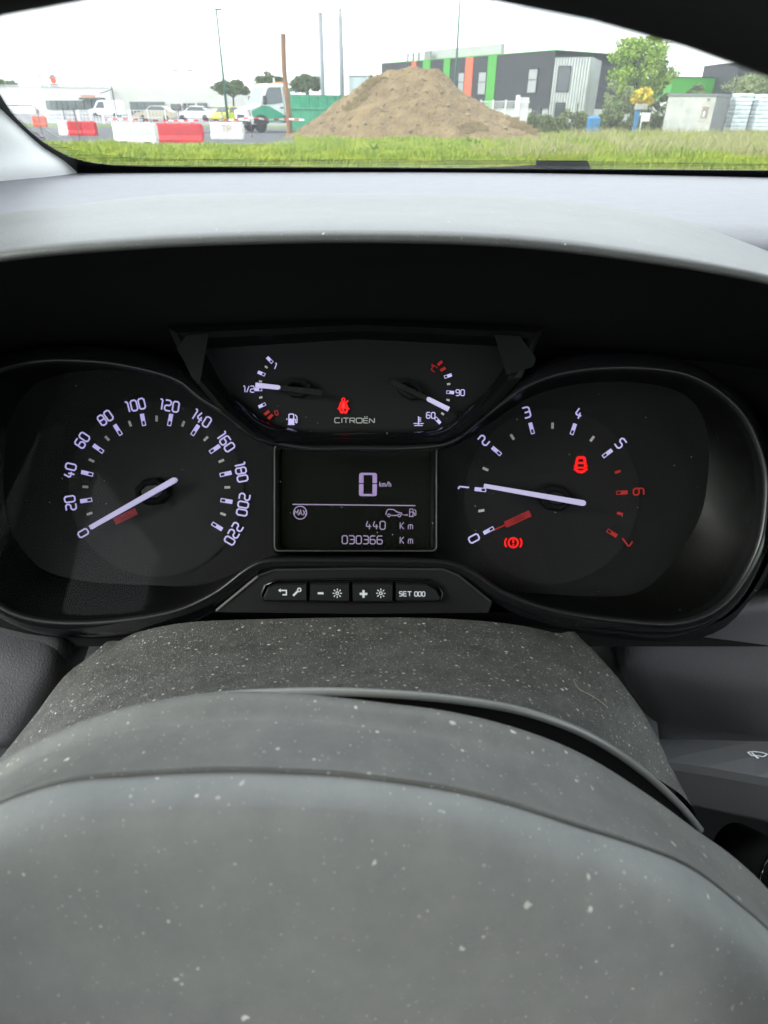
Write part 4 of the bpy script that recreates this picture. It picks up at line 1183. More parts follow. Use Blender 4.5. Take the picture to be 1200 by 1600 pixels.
crowd_barrier(15, 68, 165, 216, 'thin rusty crowd barrier beside the windscreen pillar')
crowd_barrier(284, 350, 168, 214, 'thin rusty crowd barrier behind the red road barrier')
crowd_barrier(352, 394, 170.5, 214, 'thin rusty crowd barrier in front of the green and white truck')
def stake(px, pt, pb, r, m, label, name='stake'):
    y = gp(px, pb).y; h = zat(px, pt, y)
    o = mk(name, join(tube([(0, 0, 0), (0, 0, h * .5), (0, 0, h)], r, 8), lathe([(r * .98, h - .001), (r * 1.35, h + .01), (r * 1.1, h + .04)], 8)), m); o.location = (xat(px, y), y, 0)
    return tag(o, label, 'stake')
stake(104, 160, 196, .03, M_dkpole, 'thin dark stake standing behind the run of red barriers')
stake(126, 170, 223, .03, M_rust, 'thin rusty stake with a red tip before the red barriers')
y_t = gp(300, 214).y + .4
M_tape = bpy.data.materials.new('striped_tape'); M_tape.use_nodes = True
nt = M_tape.node_tree; b_ = nt.nodes['Principled BSDF']; b_.inputs['Roughness'].default_value = .5
tcn = nt.nodes.new('ShaderNodeTexCoord'); wv = nt.nodes.new('ShaderNodeTexWave'); wv.inputs['Scale'].default_value = .55
rp = nt.nodes.new('ShaderNodeValToRGB'); rp.color_ramp.interpolation = 'CONSTANT'; rp.color_ramp.elements[0].color = (.6, .02, .02, 1); rp.color_ramp.elements[1].color = (.75, .75, .75, 1); rp.color_ramp.elements[1].position = .5
nt.links.new(tcn.outputs['Object'], wv.inputs['Vector']); nt.links.new(wv.outputs['Fac'], rp.inputs['Fac']); nt.links.new(rp.outputs['Color'], b_.inputs['Base Color'])
tp = cr([atY(a, b, y_t) for a, b in ((165, 187), (195, 186), (240, 188), (290, 188.5), (340, 188), (370, 186.5), (395, 184), (420, 187), (450, 186), (475, 187.5))], 60)
vt = []
for k, p in enumerate(tp):
    tw = .035 * math.sin(k * .35)
    vt.append((p + Vector((0, tw, .04)), p + Vector((0, -tw, -.04))))
tape = mk('barrier_tape', thick(grid([[a for a, b in vt], [b for a, b in vt]]), Vector((0, .003, 0))), M_tape); tag(tape, 'red and white striped tape strung along the road barriers', 'barrier tape')

# ---- poles -----------------------------------------------------------------------------------------
M_green_paint = mat('green_pole_paint', (0.035, 0.12, 0.085), .5, var=.08, vscale=3)
M_grey_paint = mat('grey_post_paint', (0.25, 0.27, 0.29), .5, var=.06, vscale=2)
M_wood = mat('weathered_wood', (0.30, 0.16, 0.07), .85, col2=(0.16, 0.09, 0.05), vscale=2.2, detail=7, bump=.6, bscale=9, bdist=.03, stretch=(4, 4, .5))
M_white_paint = mat('white_paint', (.66, .67, .68), .5)
M_palepole = mat('pale_post_paint', (.60, .62, .64), .5)
def pole(name, px, y, top, r0, r1, m, label, cat, n=12):
    z = zat(px, top, y)
    t = thing(name, label, cat, (xat(px, y, z), y, 0))
    mk('pole_shaft', tube([(0, 0, 0), (0, 0, z * .5), (0, 0, z)], r0, n, r1), m, t, True)
    return t, z
t, z = pole('street_lamp', 338, 60, 17, .11, .06, M_green_paint, 'tall green street lamp beside the umbrella pine', 'street lamp')
mk('lamp_arm', tube([(0, 0, z - .05), (.1, 0, z + .08), (.15, 0, z + .1)], .04, 8), M_green_paint, t)
mk('lamp_head', bbox(-.12, .42, -.14, .14, z + .04, z + .14, .03), mat('lamp_head_grey', (.16, .18, .19), .5), t)
t, z = pole('street_lamp', 722, 62, -60, .10, .06, M_green_paint, 'tall green pole in front of the striped dark building', 'street lamp')
mk('lamp_head', bbox(-.12, .42, -.14, .14, z, z + .1, .03), MATS['lamp_head_grey'], t)
for px, top, yy, lb in ((500, 21, 53, 'grey steel post behind the earth heap, beside the tipper body'), (531, 15, 55, 'grey steel post behind the earth heap, beside the thin lamp')):
    t, z = pole('steel_post', px, yy, top, .15, .15, M_grey_paint, lb, 'post')
    mk('post_cap', lathe([(.16, z - .01), (.16, z + .03), (.05, z + .05)], 12), M_grey_paint, t)
    mk('hand_hole', box(-.05, .05, -.156, -.12, 1.0, 1.4), M_galv, t)
t, z = pole('street_lamp', 536, 90, 76, .06, .05, mat('thin_lamp_grey', (.22, .23, .24), .5), 'thin grey lamp with a short arm behind the heap', 'street lamp')
mk('lamp_head', bbox(-.55, .08, -.08, .08, z - .04, z + .08, .02), MATS['thin_lamp_grey'], t)
# rough wooden pole
y = gp(452, 211).y; xw = xat(452, y); zt = zat(443, 53, y)
rows = []
for i in range(30):
    f = i / 29
    c = Vector((.05 * math.sin(f * 7) - .02 * f, 0, zt * f - .1 * (1 - f)))
    r = (.175 - .03 * f) * (1 + .12 * noise.noise(Vector((f * 9, 2, 1)))) * (.82 if .50 < f < .60 else 1)
    rows.append([c + Vector((r * math.cos(a) * (1 + .22 * noise.noise(Vector((math.cos(a) * 2, math.sin(a) * 2, f * 5)))), r * math.sin(a), .04 * math.sin(a * 2) if i == 29 else 0)) for a in [2 * math.pi * k / 12 for k in range(12)]])
V, Fc = grid(rows, True); Fc.append(tuple(range(len(V) - 12, len(V))))
wp = mk('wooden_pole', (V, Fc), M_wood); wp.location = (xw, y, 0); tag(wp, 'rough split wooden pole standing beside the earth heap', 'pole')
# far twin-headed lamps over the car park
def twin_lamp(px, top, y, label):
    t, z = pole('car_park_lamp', px, y, top, .06, .04, M_palepole, label, 'street lamp', 8)
    t['group'] = 'car park lamps'
    mk('cross_arm', tube([(-.9, 0, z), (0, 0, z + .12), (.9, 0, z)], .035, 6), M_palepole, t)
    for sx in (-1, 1): mk('lamp_head', bbox(sx * 1.15 - .42, sx * 1.15 + .42, -.18, .18, z - .1, z + .08, .03), mat('far_lamp_grey', (.22, .22, .24), .5), t)
for px, top, y, in ((163, 87, 135), (285, 110, 120), (198, 110, 190), (337, 95, 160), (40, 102, 170)):
    twin_lamp(px, top, y, 'pale twin headed lamp rising from the shop car park')
t, z = pole('signal_post', 171, 80, 118, .045, .04, M_dkpole, 'thin dark post with a side arm before the shop entrance', 'post')
mk('side_arm', tube([(.05, 0, z * .72), (-.6, 0, z * .66), (-1.3, 0, z * .62)], .04, 6), M_dkpole, t)

# ---- vegetation ------------------------------------------------------------------------------------
def leaves(clumps, per, size, flat=1.0):
    V, Fc = [], []
    for c, r in clumps:
        for _ in range(per):
            d = Vector((random.gauss(0, 1), random.gauss(0, 1), random.gauss(0, 1))).normalized() * r * (random.random() ** .45)
            d.z *= flat
            p = Vector(c) + d
            a = Vector((random.uniform(-1, 1), random.uniform(-1, 1), random.uniform(-1, 1))).normalized()
            b = a.cross(Vector((random.uniform(-1, 1), random.uniform(-1, 1), random.uniform(-1, 1)))).normalized()
            s = size * random.uniform(.6, 1.4)
            n = len(V)
            V += [p - a * s, p + b * s * .55, p + a * s, p - b * s * .55]
            Fc.append((n, n + 1, n + 2, n + 3))
    return V, Fc
def leafmat(name, c1, c2, vs=.9):
    m = mat(name, c1, .7, col2=c2, vscale=vs, detail=6)
    b = m.node_tree.nodes['Principled BSDF']
    return m
M_leaf = leafmat('leaf_fresh', (0.17, 0.29, 0.02), (0.30, 0.43, 0.05))
M_leafd = leafmat('leaf_pine', (0.055, 0.095, 0.025), (0.125, 0.175, 0.055))
M_leafs = leafmat('leaf_silver', (0.16, 0.21, 0.08), (0.27, 0.32, 0.14))
M_leafy = leafmat('leaf_yellow', (0.55, 0.42, 0.015), (0.72, 0.60, 0.06))
M_hedge = leafmat('leaf_hedge', (0.08, 0.12, 0.025), (0.17, 0.20, 0.055), .6)
M_bark = mat('bark', (0.085, 0.065, 0.05), .95, var=.3, vscale=5)
def tree(name, label, cat, px, y, pyc, rx, rz, nc, per, size, m, trunk_r=.16, dome=False, group=None, shape=None):
    zc = zat(px, pyc, y); x = xat(px, y, zc)
    t = thing(name, label, cat, (x, y, 0), 0, group)
    cl_ = []
    for _ in range(nc):
        while True:
            d = Vector((random.uniform(-1, 1), random.uniform(-1, 1), random.uniform(-1, 1)))
            if d.length < 1 and not (dome and d.z < -.15): break
        if d.length < .45: d = d.normalized() * random.uniform(.5, .95)
        k = 1 + .18 * noise.noise(d * 2.3 + Vector((px, 0, 0)))
        r = rx * random.uniform(.16, .30)
        cl_.append((Vector((d.x * rx * k * .86, d.y * rx * k * .86, zc + d.z * rz * k * .86)), r))
    mk('trunk', tube([(0, 0, 0), (random.uniform(-.1, .1), 0, zc * .4), (random.uniform(-.2, .2), 0, zc - rz * (.1 if dome else .2))], trunk_r, 8, trunk_r * .5), M_bark, t, True)
    for i in range(6):
        c = cl_[i * 3 % len(cl_)][0]
        mk('limb', tube([(0, 0, zc - rz * (.75 if not dome else .5) if zc > rz else .3), (c.x * .4, c.y * .4, zc - rz * .15), tuple(c)], trunk_r * .4, 6, trunk_r * .12), M_bark, t)
    mk('crown', leaves(cl_, per, size, .75 if not dome else .55), m, t)
    return t
tree('broadleaf_tree', 'tall light green tree beside the corrugated metal corner', 'tree', 1000, 64, 114, 3.0, 3.1, 95, 120, .13, M_leaf, .2)
tree('umbrella_pine', 'umbrella pine with flat crown beside the green street lamp', 'tree', 364, 92, 143, 2.5, 1.25, 60, 110, .12, M_leafd, .16, True)
tree('umbrella_pine', 'umbrella pine showing above the truck cab roof', 'tree', 424, 110, 133, 2.5, 1.5, 50, 100, .13, M_leafd, .18, True)
tree('umbrella_pine', 'umbrella pine standing above the green tipper body', 'tree', 480, 100, 138, 2.4, 1.7, 55, 110, .13, M_leafd, .18, True)
tree('shrub', 'silvery green shrub in front of the light green tree', 'shrub', 968, 58, 158, 1.45, 1.5, 40, 100, .08, M_leafs, .06)
tree('shrub', 'bright yellow shrub beside the blue post', 'shrub', 1003, 57, 151, 1.0, .8, 24, 90, .09, M_leafy, .05)
tree('shrub', 'dark green shrub behind the yellow one by the kiosk', 'shrub', 1028, 62, 175, 1.3, 1.6, 30, 90, .10, M_hedge, .06)
tree('shrub', 'olive green shrub above the wrapped pallets', 'shrub', 1185, 66, 138, 3.0, 1.0, 50, 100, .10, M_leafs, .08)
tree('shrub', 'small green shrub showing over the kiosk roof', 'shrub', 1088, 64, 143, .9, .5, 16, 80, .08, M_leafs, .05)
tree('round_tree', 'dark round tree far behind the shop', 'tree', 8, 230, 137, 5.0, 2.6, 40, 90, .35, M_leafd, .3)
# clipped hedge in sections
for k, (pa, pb, pt, yy) in enumerate(((826, 868, 180, 56), (868, 918, 176, 56), (936, 990, 176, 56), (990, 1040, 180, 57))):
    xa, xb = xat(pa, yy, 1), xat(pb, yy, 1); zt_ = zat((pa + pb) / 2, pt, yy)
    cls = [(Vector((random.uniform(xa, xb), yy + random.uniform(-.4, .4), random.uniform(.1, zt_ - .15 + .2 * random.random()))), .3) for _ in range(46)]
    o = mk('hedge', leaves([(c - Vector((xa, yy, 0)), r) for c, r in cls], 80, .085), M_hedge); o.location = (xa, yy, 0)
    tag(o, ['hedge section beside the white gate', 'hedge section under the corrugated metal wall', 'hedge section between the blue cabinet and the blue post', 'hedge section between the blue post and the kiosk'][k], 'hedge')

# ---- dark striped building ----------------------------------------------------------------------------
M_dark = mat('anthracite_cladding', (0.026, 0.029, 0.033), .6, var=.08, vscale=.6)
M_greenp = mat('green_panel', (0.055, 0.30, 0.035), .55, var=.05, vscale=.7)
M_orangep = mat('orange_panel', (0.62, 0.115, 0.05), .55, var=.05, vscale=.7)
M_metal = mat('corrugated_metal', (0.50, 0.53, 0.52), .38, .55, var=.12, vscale=.5)
M_win = mat('window_pane', (0.05, 0.062, 0.07), .06, 0, spec=.9)
M_winfr = mat('window_frame', (0.02, 0.022, 0.025), .5)
M_palec = mat('pale_cladding', (.55, .57, .56), .6, var=.05, vscale=.5)
HB = 6.1
def y_for(px, py, z):
    d = ray(px, py); return (z - CAM.z) / d.z * d.y
yB = y_for(868, 79, HB); yA = y_for(640, 96.5, HB)
Bc = Vector((xat(868, yB, HB), yB, 0)); Ac = Vector((xat(640, yA, HB), yA, 0))
ed = (Bc - Ac); LB = ed.length; ed.normalize(); nf = Vector((ed.y, -ed.x, 0))
if nf.y > 0: nf = -nf
def fac(px, py):
    d = ray(px, py); t = (Ac - CAM).dot(nf) / d.dot(nf); p = CAM + d * t
    return (p - Ac).dot(ed), p.z
bld = thing('striped_building', 'dark two storey building with green and orange stripes and a metal corner', 'building', Ac, world_coords=True)
def fbox(s0, s1, z0, z1, o0, o1):
    c = lambda s, z, o: Ac + ed * s + nf * o + Vector((0, 0, z))
    V = [c(s, z, o) for o in (o0, o1) for z in (z0, z1) for s in (s0, s1)]
    return V, [(0, 1, 3, 2), (4, 6, 7, 5), (0, 2, 6, 4), (1, 5, 7, 3), (0, 4, 5, 1), (2, 3, 7, 6)]
zs = fac(800, 169)[1]
mk('upper_wall', fbox(-6, LB, zs, HB, -14, 0), M_dark, bld)
mk('lower_wall', fbox(-5.9, LB - .1, 0, zs, -13.8, -.25), M_metal, bld)
mk('parapet', fbox(-6.05, LB + .05, HB, HB + .08, -14, .06), M_greenp, bld)
for pa, pb, pbot, m in ((644, 651, 200, M_orangep), (661.5, 673, 200, M_greenp), (694, 704, 200, M_greenp), (728, 740, 0, M_orangep), (763, 776.5, 0, M_greenp)):
    s0 = fac(pa, 100)[0]; s1 = fac(pb, 100)[0]
    mk('stripe_panel', fbox(s0, s1, zs - .12, HB - .02, .02, .07), m, bld)
def window(f, pa, pb, pt, pbm, mull=True, base=0.0, split=.55):
    s0, zt_ = f(pa, pt); s1, zb = f(pb, pbm)
    s1 = f(pb, pt)[0]
    fr = mk('window', join(fbox(s0, s0 + .08, zb, zt_, base + .0, base + .09), fbox(s1 - .08, s1, zb, zt_, base + .0, base + .09), fbox(s0 + .08, s1 - .08, zt_ - .08, zt_, base + .0, base + .09), fbox(s0 + .08, s1 - .08, zb, zb + .08, base, base + .09)), M_winfr, bld)
    if mull:
        zm = zb + (zt_ - zb) * split
        mk('pane', fbox(s0 + .08, s1 - .08, zm + .03, zt_ - .08, base + .01, base + .04), M_winp, fr)
        mk('pane', fbox(s0 + .08, s1 - .08, zb + .08, zm - .03, base + .01, base + .04), M_winp, fr)
        mk('glazing_bar', fbox(s0 + .08, s1 - .08, zm - .03, zm + .03, base + .01, base + .08), M_winfr, fr)
    else:
        mk('pane', fbox(s0 + .08, s1 - .08, zb + .08, zt_ - .08, base + .01, base + .04), M_winp, fr)
M_winp = mat('blind_pane', (0.28, 0.30, 0.30), .12, 0, spec=.8)
window(fac, 716.5, 727, 113, 147)
window(fac, 748, 761.5, 112, 148.5)
window(fac, 826.5, 842, 107, 146)
M_winp = M_win
def fac_low(px, py):
    d = ray(px, py); t = (Ac - nf * .25 - CAM).dot(nf) / d.dot(nf); p = CAM + d * t
    return (p - Ac).dot(ed), p.z
window(fac_low, 833, 848, 161, 190, False, -.25)
# light upper storey set back
def fac_off(px, py, o):
    d = ray(px, py); t = (Ac + nf * o - CAM).dot(nf) / d.dot(nf); p = CAM + d * t
    return (p - Ac).dot(ed), p.z
sA, sB = fac_off(671, 90, -5)[0], fac_off(782, 90, -5)[0]
mk('setback_storey', fbox(sA, sB, HB - .3, fac_off(705, 75.5, -5)[1], -5.5, -5), mat('setback_cladding', (.36, .36, .36), .6), bld)
lA, lB = fac_off(662.5, 90, -4)[0], fac_off(671, 90, -4)[0]
for k in range(4):
    w4 = (lB - lA) / 4
    mk('louvre', fbox(lA + w4 * k, lA + w4 * (k + .8), HB - .2, fac_off(667, 79.5, -4)[1], -4.4, -4.0 - .02 * k), mat('grey_louvre', (.30, .30, .29), .6), bld)
# open roof sign of upright bars on the far corner
gA, gB = fac_off(632, 90, -2)[0], fac_off(662, 90, -2)[0]; gz0, gz1 = fac_off(634, 101, -2)[1], fac_off(645, 83, -2)[1]
for k in range(7):
    w7 = (gB - gA) / 7
    mk('roof_sign_bar', fbox(gA + w7 * k, gA + w7 * (k + (.35 if k % 2 else .6)), gz0 if k < 3 else HB + .1, gz1, -2.1 - .01 * k, -2.0), mat('roof_sign_grey', (.13, .13, .14), .6) if k % 2 else M_white_paint, bld)
mk('roof_sign_rail', fbox(gA, gB, gz1 + .002, gz1 + .1, -2.2, -2.0), M_white_paint, bld)
# corrugated metal corner volume
y1 = yB - 1.2; y2 = y1 - 1.4; y3 = y1 + 7
zm_ = zat(897, 90, y1)
M1 = Vector((xat(868, y1, zm_), y1, 0)); M2 = Vector((xat(925.5, y2, zm_), y2, 0)); M3 = Vector((xat(945, y3, zm_), y3, 0)); M4 = M1 + (M3 - M2)
def corr_wall(P, Q, z0, z1, n, d):
    e = (Q - P); L = e.length; e.normalize(); nn = Vector((e.y, -e.x, 0))
    pts = []
    for i in range(n):
        for f, o in ((0, 0), (.55, 0), (.65, -d), (.9, -d)):
            pts.append(P + e * (L * (i + f) / n) + nn * o)
    pts.append(Q)
    return grid([[p + Vector((0, 0, z0)) for p in pts], [p + Vector((0, 0, z1)) for p in pts]])
mk('metal_front', corr_wall(M1, M2, 0, zm_, 13, .12), M_metal, bld)
mk('metal_side', corr_wall(M2, M3, 0, zm_, 15, .2), M_metal, bld)
mk('metal_roof', ([p + Vector((0, 0, zm_ + .01)) for p in (M1, M2, M3, M4)], [(0, 1, 2, 3)]), M_dark, bld)
SV = (Ac, ed, nf)
Ac, ed = M1, (M2 - M1).normalized(); nf = Vector((ed.y, -ed.x, 0)); nf = -nf if nf.y > 0 else nf
window(fac, 873, 893.5, 103, 144, False)
window(fac, 868.5, 884, 160, 188, False)
mk('coping', fbox(-.05, (M2 - M1).length + .05, zm_ + .012, zm_ + .07, -.5, .06), M_dark, bld)
Ac, ed, nf = SV
mk('dark_end', prism([(M3.x - .2, M3.y + .3), (M3.x + 1.0, M3.y + .6), (M3.x + 1.0, M3.y + 6), (M3.x - .5, M3.y + 6)], lambda p: Vector((p[0], p[1], 0)), lambda p: Vector((p[0], p[1], zm_ - .3))), M_dark, bld)
mk('side_roof', prism([tuple((Bc - nf * 0 + ed * .0).xy), (M3.x + 1.0, M3.y + 1), (M3.x + .6, M3.y + 7), tuple((Bc - nf * 12).xy)], lambda p: Vector((p[0], p[1], HB - .9)), lambda p: Vector((p[0], p[1], HB - .02))), M_dark, bld)
OFF[0] = Vector((0, 0, 0))

# ---- right hand side: fence, gate, cabinet, post, kiosk, pallets -------------------------------------
M_wf = mat('white_fence_paint', (.68, .69, .70), .5)
yf = 53.0
fen = thing('white_fence', 'white mesh fence running down behind the earth heap', 'fence', (xat(752, yf + 3), yf + 3, 0), world_coords=True)
Pa = Vector((xat(748, yf + 3), yf + 3, 0)); Pb = Vector((xat(806, yf), yf, 0)); ztp = zat(790, 158, yf)
for k in range(4):
    p = Pa.lerp(Pb, k / 3)
    mk('fence_post', tube([p, p + Vector((0, 0, ztp + .1))], .05, 8), M_wf, fen)
for k in range(3):
    q0, q1 = Pa.lerp(Pb, k / 3), Pa.lerp(Pb, (k + 1) / 3)
    bars = [tube([q0.lerp(q1, i / 14), q0.lerp(q1, i / 14) + Vector((0, 0, ztp))], .010, 4) for i in range(1, 14)] + [tube([q0 + Vector((0, 0, h_)), q1 + Vector((0, 0, h_))], .014, 4) for h_ in (.1, ztp * .33, ztp * .66, ztp)]
    mk('mesh_panel', join(*bars), M_wf, fen)
OFF[0] = Vector((0, 0, 0))
yg = 51.5; xg0, xg1 = xat(804, yg, 1), xat(825, yg, 1); zg = zat(812, 152, yg)
gat = thing('white_gate', 'white slatted gate with solid post at the end of the mesh fence', 'gate', (xg0, yg, 0))
wg = xg1 - xg0
mk('gate_post', bbox(-.02, .24, -.13, .13, 0, zg + .12, .02), M_wf, gat)
for k in range(7):
    mk('slat', box(.26 + (wg - .3) * k / 7, .26 + (wg - .3) * (k + .72) / 7, -.03, .03, .08, zg), M_wf, gat)
mk('gate_rail', join(box(.24, wg, -.045, -.032, .2, .3), box(.24, wg, -.045, -.032, zg - .3, zg - .2)), M_wf, gat)
for px, pt, pb in ((858, 165, 207), (903, 162, 209), (952, 165, 208), (1031, 160, 207), (1177, 158, 209)):
    y = gp(px - 3, pb).y; h = zat(px, pt, y)
    o = mk('fence_post', join(tube([(0, 0, 0), (0, 0, h)], .035, 6), lathe([(.034, h - .001), (.045, h + .005), (.03, h + .03)], 6)), M_dkpole); o.location = (xat(px, y, h), y, 0)
    tag(o, {858: 'thin black fence post beside the white gate', 903: 'thin black fence post before the corrugated metal wall', 952: 'thin black fence post beside the blue cabinet', 1031: 'thin black fence post beside the white kiosk', 1177: 'thin black fence post before the wrapped pallets'}[px], 'fence post')
M_blue = mat('blue_plastic', (0.030, 0.20, 0.46), .5, var=.06, vscale=3)
M_blue2 = mat('blue_paint', (0.045, 0.17, 0.34), .5, var=.06, vscale=3)
yb = gp(926, 208.5).y; xb0, xb1 = xat(918, yb, .5), xat(935, yb, .5); zb = zat(927, 181, yb); wb = xb1 - xb0
cabn = thing('blue_cabinet', 'small blue plastic cabinet with a rounded top by the hedge', 'cabinet', ((xb0 + xb1) / 2, yb, 0))
mk('cabinet_body', bbox(-wb / 2, wb / 2, -.3, .3, 0, zb * .9, .03), M_blue, cabn)
mk('domed_top', grid([[(wb * .5 * k * math.cos(a), .3 * k * math.sin(a), zb * .9 + zb * .1 * (1 - k * k)) for a in [2 * math.pi * i / 20 for i in range(20)]] for k in (1.04, .9, .6, .05)], True), M_blue, cabn, True)
mk('cabinet_door', box(-wb * .36, wb * .36, -.315, -.301, .08, zb * .82), M_blue2, cabn)
mk('door_handle', box(wb * .22, wb * .28, -.335, -.3155, zb * .4, zb * .5), M_dkpole, cabn)
yk = gp(995, 208.5).y; xk = xat(992, yk, .5); zk = zat(1000, 163, yk)
tot = thing('blue_post', 'blue post with a grey head and a white notice beside the yellow shrub', 'post', (xk, yk, 0))
mk('post_body', bbox(-.14, .16, -.12, .12, 0, zk - .35, .02), M_blue2, tot)
mk('post_head', bbox(-.22, .62, -.22, .22, zk - .35, zk + .02, .03), mat('head_grey', (.33, .32, .30), .6, var=.15, vscale=3), tot)
mk('notice_board', box(.30, .95, -.15, -.13, zk * .42, zk * .72), M_white_paint, tot)
mk('notice_leg', box(.34, .42, -.12, -.06, 0, zk * .42), M_white_paint, tot)
sg = thing('green_sign', 'small bright green sign behind the hedge', 'sign', (xat(947, 60), 60, 0))
mk('sign_board', box(-.5, .5, -.03, .03, 1.05, 2.0), M_greenp, sg); mk('sign_leg', box(-.04, .04, .031, .08, 0, 1.1), M_galv, sg)
# kiosk
M_kw = mat('painted_concrete', (.56, .56, .53), .8, col2=(.42, .42, .40), vscale=1.2, detail=8)
M_kg = mat('kiosk_grey', (.20, .20, .205), .8, var=.12, vscale=2)
yk0 = gp(1130, 210).y
hk = zat(1118, 150, yk0)
K1 = Vector((xat(1045, yk0 + 1.0, hk), yk0 + 1.0, 0)); K2 = Vector((xat(1120, yk0, hk), yk0, 0)); K3 = Vector((xat(1142, yk0 + 3.0, hk), yk0 + 3.0, 0)); K4 = K1 + (K3 - K2)
kio = thing('utility_kiosk', 'white painted utility kiosk with flat grey roof and a vent', 'kiosk', K1, world_coords=True)
ek = (K2 - K1).normalized(); nk = Vector((ek.y, -ek.x, 0)); nk = -nk if nk.y > 0 else nk; LK = (K2 - K1).length
def kbox(s0, s1, z0, z1, o0, o1):
    c = lambda s, z, o: K1 + ek * s + nk * o + Vector((0, 0, z))
    return [c(s, z, o) for o in (o0, o1) for z in (z0, z1) for s in (s0, s1)], [(0, 1, 3, 2), (4, 6, 7, 5), (0, 2, 6, 4), (1, 5, 7, 3), (0, 4, 5, 1), (2, 3, 7, 6)]
mk('kiosk_wall', prism([tuple(p.xy) for p in (K1, K2, K3, K4)], lambda p: Vector((p[0], p[1], 0)), lambda p: Vector((p[0], p[1], hk))), M_kw, kio)
mk('side_wall', prism([tuple((K2 + (K3 - K2) * .0 + ek * .012).xy), tuple((K3 + ek * .012).xy), tuple((K3 + ek * .03).xy), tuple((K2 + ek * .03).xy)], lambda p: Vector((p[0], p[1], 0)), lambda p: Vector((p[0], p[1], hk - .01))), M_kg, kio)
kc_ = (K1 + K2 + K3 + K4) / 4
mk('roof_slab', prism([tuple((kc_ + (p - kc_) * 1.05).xy) for p in (K1, K2, K3, K4)], lambda p: Vector((p[0], p[1], hk)), lambda p: Vector((p[0], p[1], hk + .14))), M_kg, kio)
for s0, s1 in ((.02, .32), (.335, .62)):
    mk('door_leaf', kbox(LK * s0, LK * s1, .08, hk * .96, .004, .03), M_kw, kio)
dr = mk('meter_door', kbox(LK * .74, LK * .93, hk * .34, hk * .82, .004, .035), mat('meter_cream', (.48, .45, .38), .7), kio)
mk('meter_window', kbox(LK * .77, LK * .90, hk * .42, hk * .72, .037, .045), mat('meter_grey', (.26, .24, .21), .4), dr)
mk('notice', kbox(LK * .80, LK * .84, hk * .46, hk * .6, .047, .052), M_white_paint, dr)
mk('vent_lamp', kbox(LK * .82, LK * .87, hk * .88, hk * .94, .004, .08), M_kg, kio)
mk('junction_box', kbox(LK * .72, LK * .80, .0, .25, .05, .25), M_white_paint, kio)
mk('pipe', tube([K1 + ek * LK * .1 + nk * .25, K1 + ek * LK * .1 + nk * .25 + Vector((0, 0, .7)), K1 + ek * LK * .06 + nk * .22 + Vector((0, 0, .95)), K1 + ek * LK * .02 + nk * .2 + Vector((0, 0, .9))], .03, 8), M_white_paint, kio)
OFF[0] = Vector((0, 0, 0))
# wrapped pallets
M_wrap = mat('stretch_wrap', (.60, .65, .70), .30, var=.10, vscale=2.5, bump=.8, bscale=12, bdist=.05)
yp = gp(1170, 210).y + 2.5
def pallet(px, y, wd, hh, seed, label):
    t = thing('wrapped_pallet', label, 'pallet', (xat(px, y, 1), y, 0), random.uniform(-.08, .08), 'wrapped pallets by the kiosk')
    mk('pallet_base', join(*[box(-wd / 2, wd / 2, -.5 + .36 * k, -.5 + .36 * k + .14, 0, .14) for k in range(3)]), M_wood, t)
    n = 9; lay = hh / n
    for k in range(n):
        rws = []
        for j, (zz, ins) in enumerate(((0, .03), (.25, 0), (.75, 0), (1, .03))):
            row = []
            for i in range(32):
                a = 2 * math.pi * i / 32
                cx_ = max(-1, min(1, 1.35 * math.cos(a))); cy_ = max(-1, min(1, 1.35 * math.sin(a)))
                p = Vector((cx_ * (wd / 2 - ins), cy_ * (.52 - ins), .145 + k * lay + zz * (lay - .004)))
                d = .035 * noise.noise(Vector((p.x * 3 + seed, p.y * 3, p.z * 4)))
                row.append(p + Vector((cx_, cy_, 0)) * d)
            rws.append(row)
        V, Fc = grid(rws, True); Fc.append(tuple(range(len(V) - 32, len(V)))); Fc.append(tuple(range(31, -1, -1)))
        mk('bag_layer', (V, Fc), M_wrap, t)
    return t
hp = zat(1170, 146, yp) - .15
pallet(1152, yp, 1.3, hp, 1, 'white wrapped pallet stack touching the kiosk')
pallet(1187, yp + .1, 1.25, hp - .03, 5, 'white wrapped pallet stack behind the last black fence post')
pallet(1222, yp, 1.3, hp, 9, 'white wrapped pallet stack at the far end of the row')
# green and dark sheds behind
yS = 96.0; zS0, zS1 = 0, zat(1100, 122, yS)
shd = thing('green_shed', 'long low shed with bright green fascia behind the kiosk', 'building', (xat(1046, yS), yS, 0), world_coords=True)
xs0, xs1 = xat(1046, yS, 3), xat(1142, yS, 3)
mk('wall', box(xs0, xs1, yS, yS + 12, 0, zS1 - 2.2), M_palec, shd)
mk('green_fascia', box(xs0 - .1, xs1 - .01, yS - .3, yS + 12, zS1 - 2.2, zS1), M_greenp, shd)
mk('roof_edge', box(xs0 - .15, xs1 - .02, yS - .35, yS + 12, zS1 + .002, zS1 + .12), M_dark, shd)
OFF[0] = Vector((0, 0, 0))
yD = 90.0; zD = zat(1160, 98, yD)
shd2 = thing('dark_block', 'tall dark grey clad block behind the wrapped pallets', 'building', (xat(1144, yD), yD, 0), world_coords=True)
xd0 = xat(1144, yD, 3)
mk('wall', box(xd0, xd0 + 18, yD, yD + 10, 0, zD), M_dark, shd2)
for k in range(9): mk('cladding_rib', box(xd0 + 2 * k + .4, xd0 + 2 * k + .5, yD - .03, yD - .002, 0, zD), M_dark, shd2)
mk('parapet', box(xd0 - .05, xd0 + 18.05, yD - .06, yD + 10.05, zD + .002, zD + .15), M_winfr, shd2)
OFF[0] = Vector((0, 0, 0))
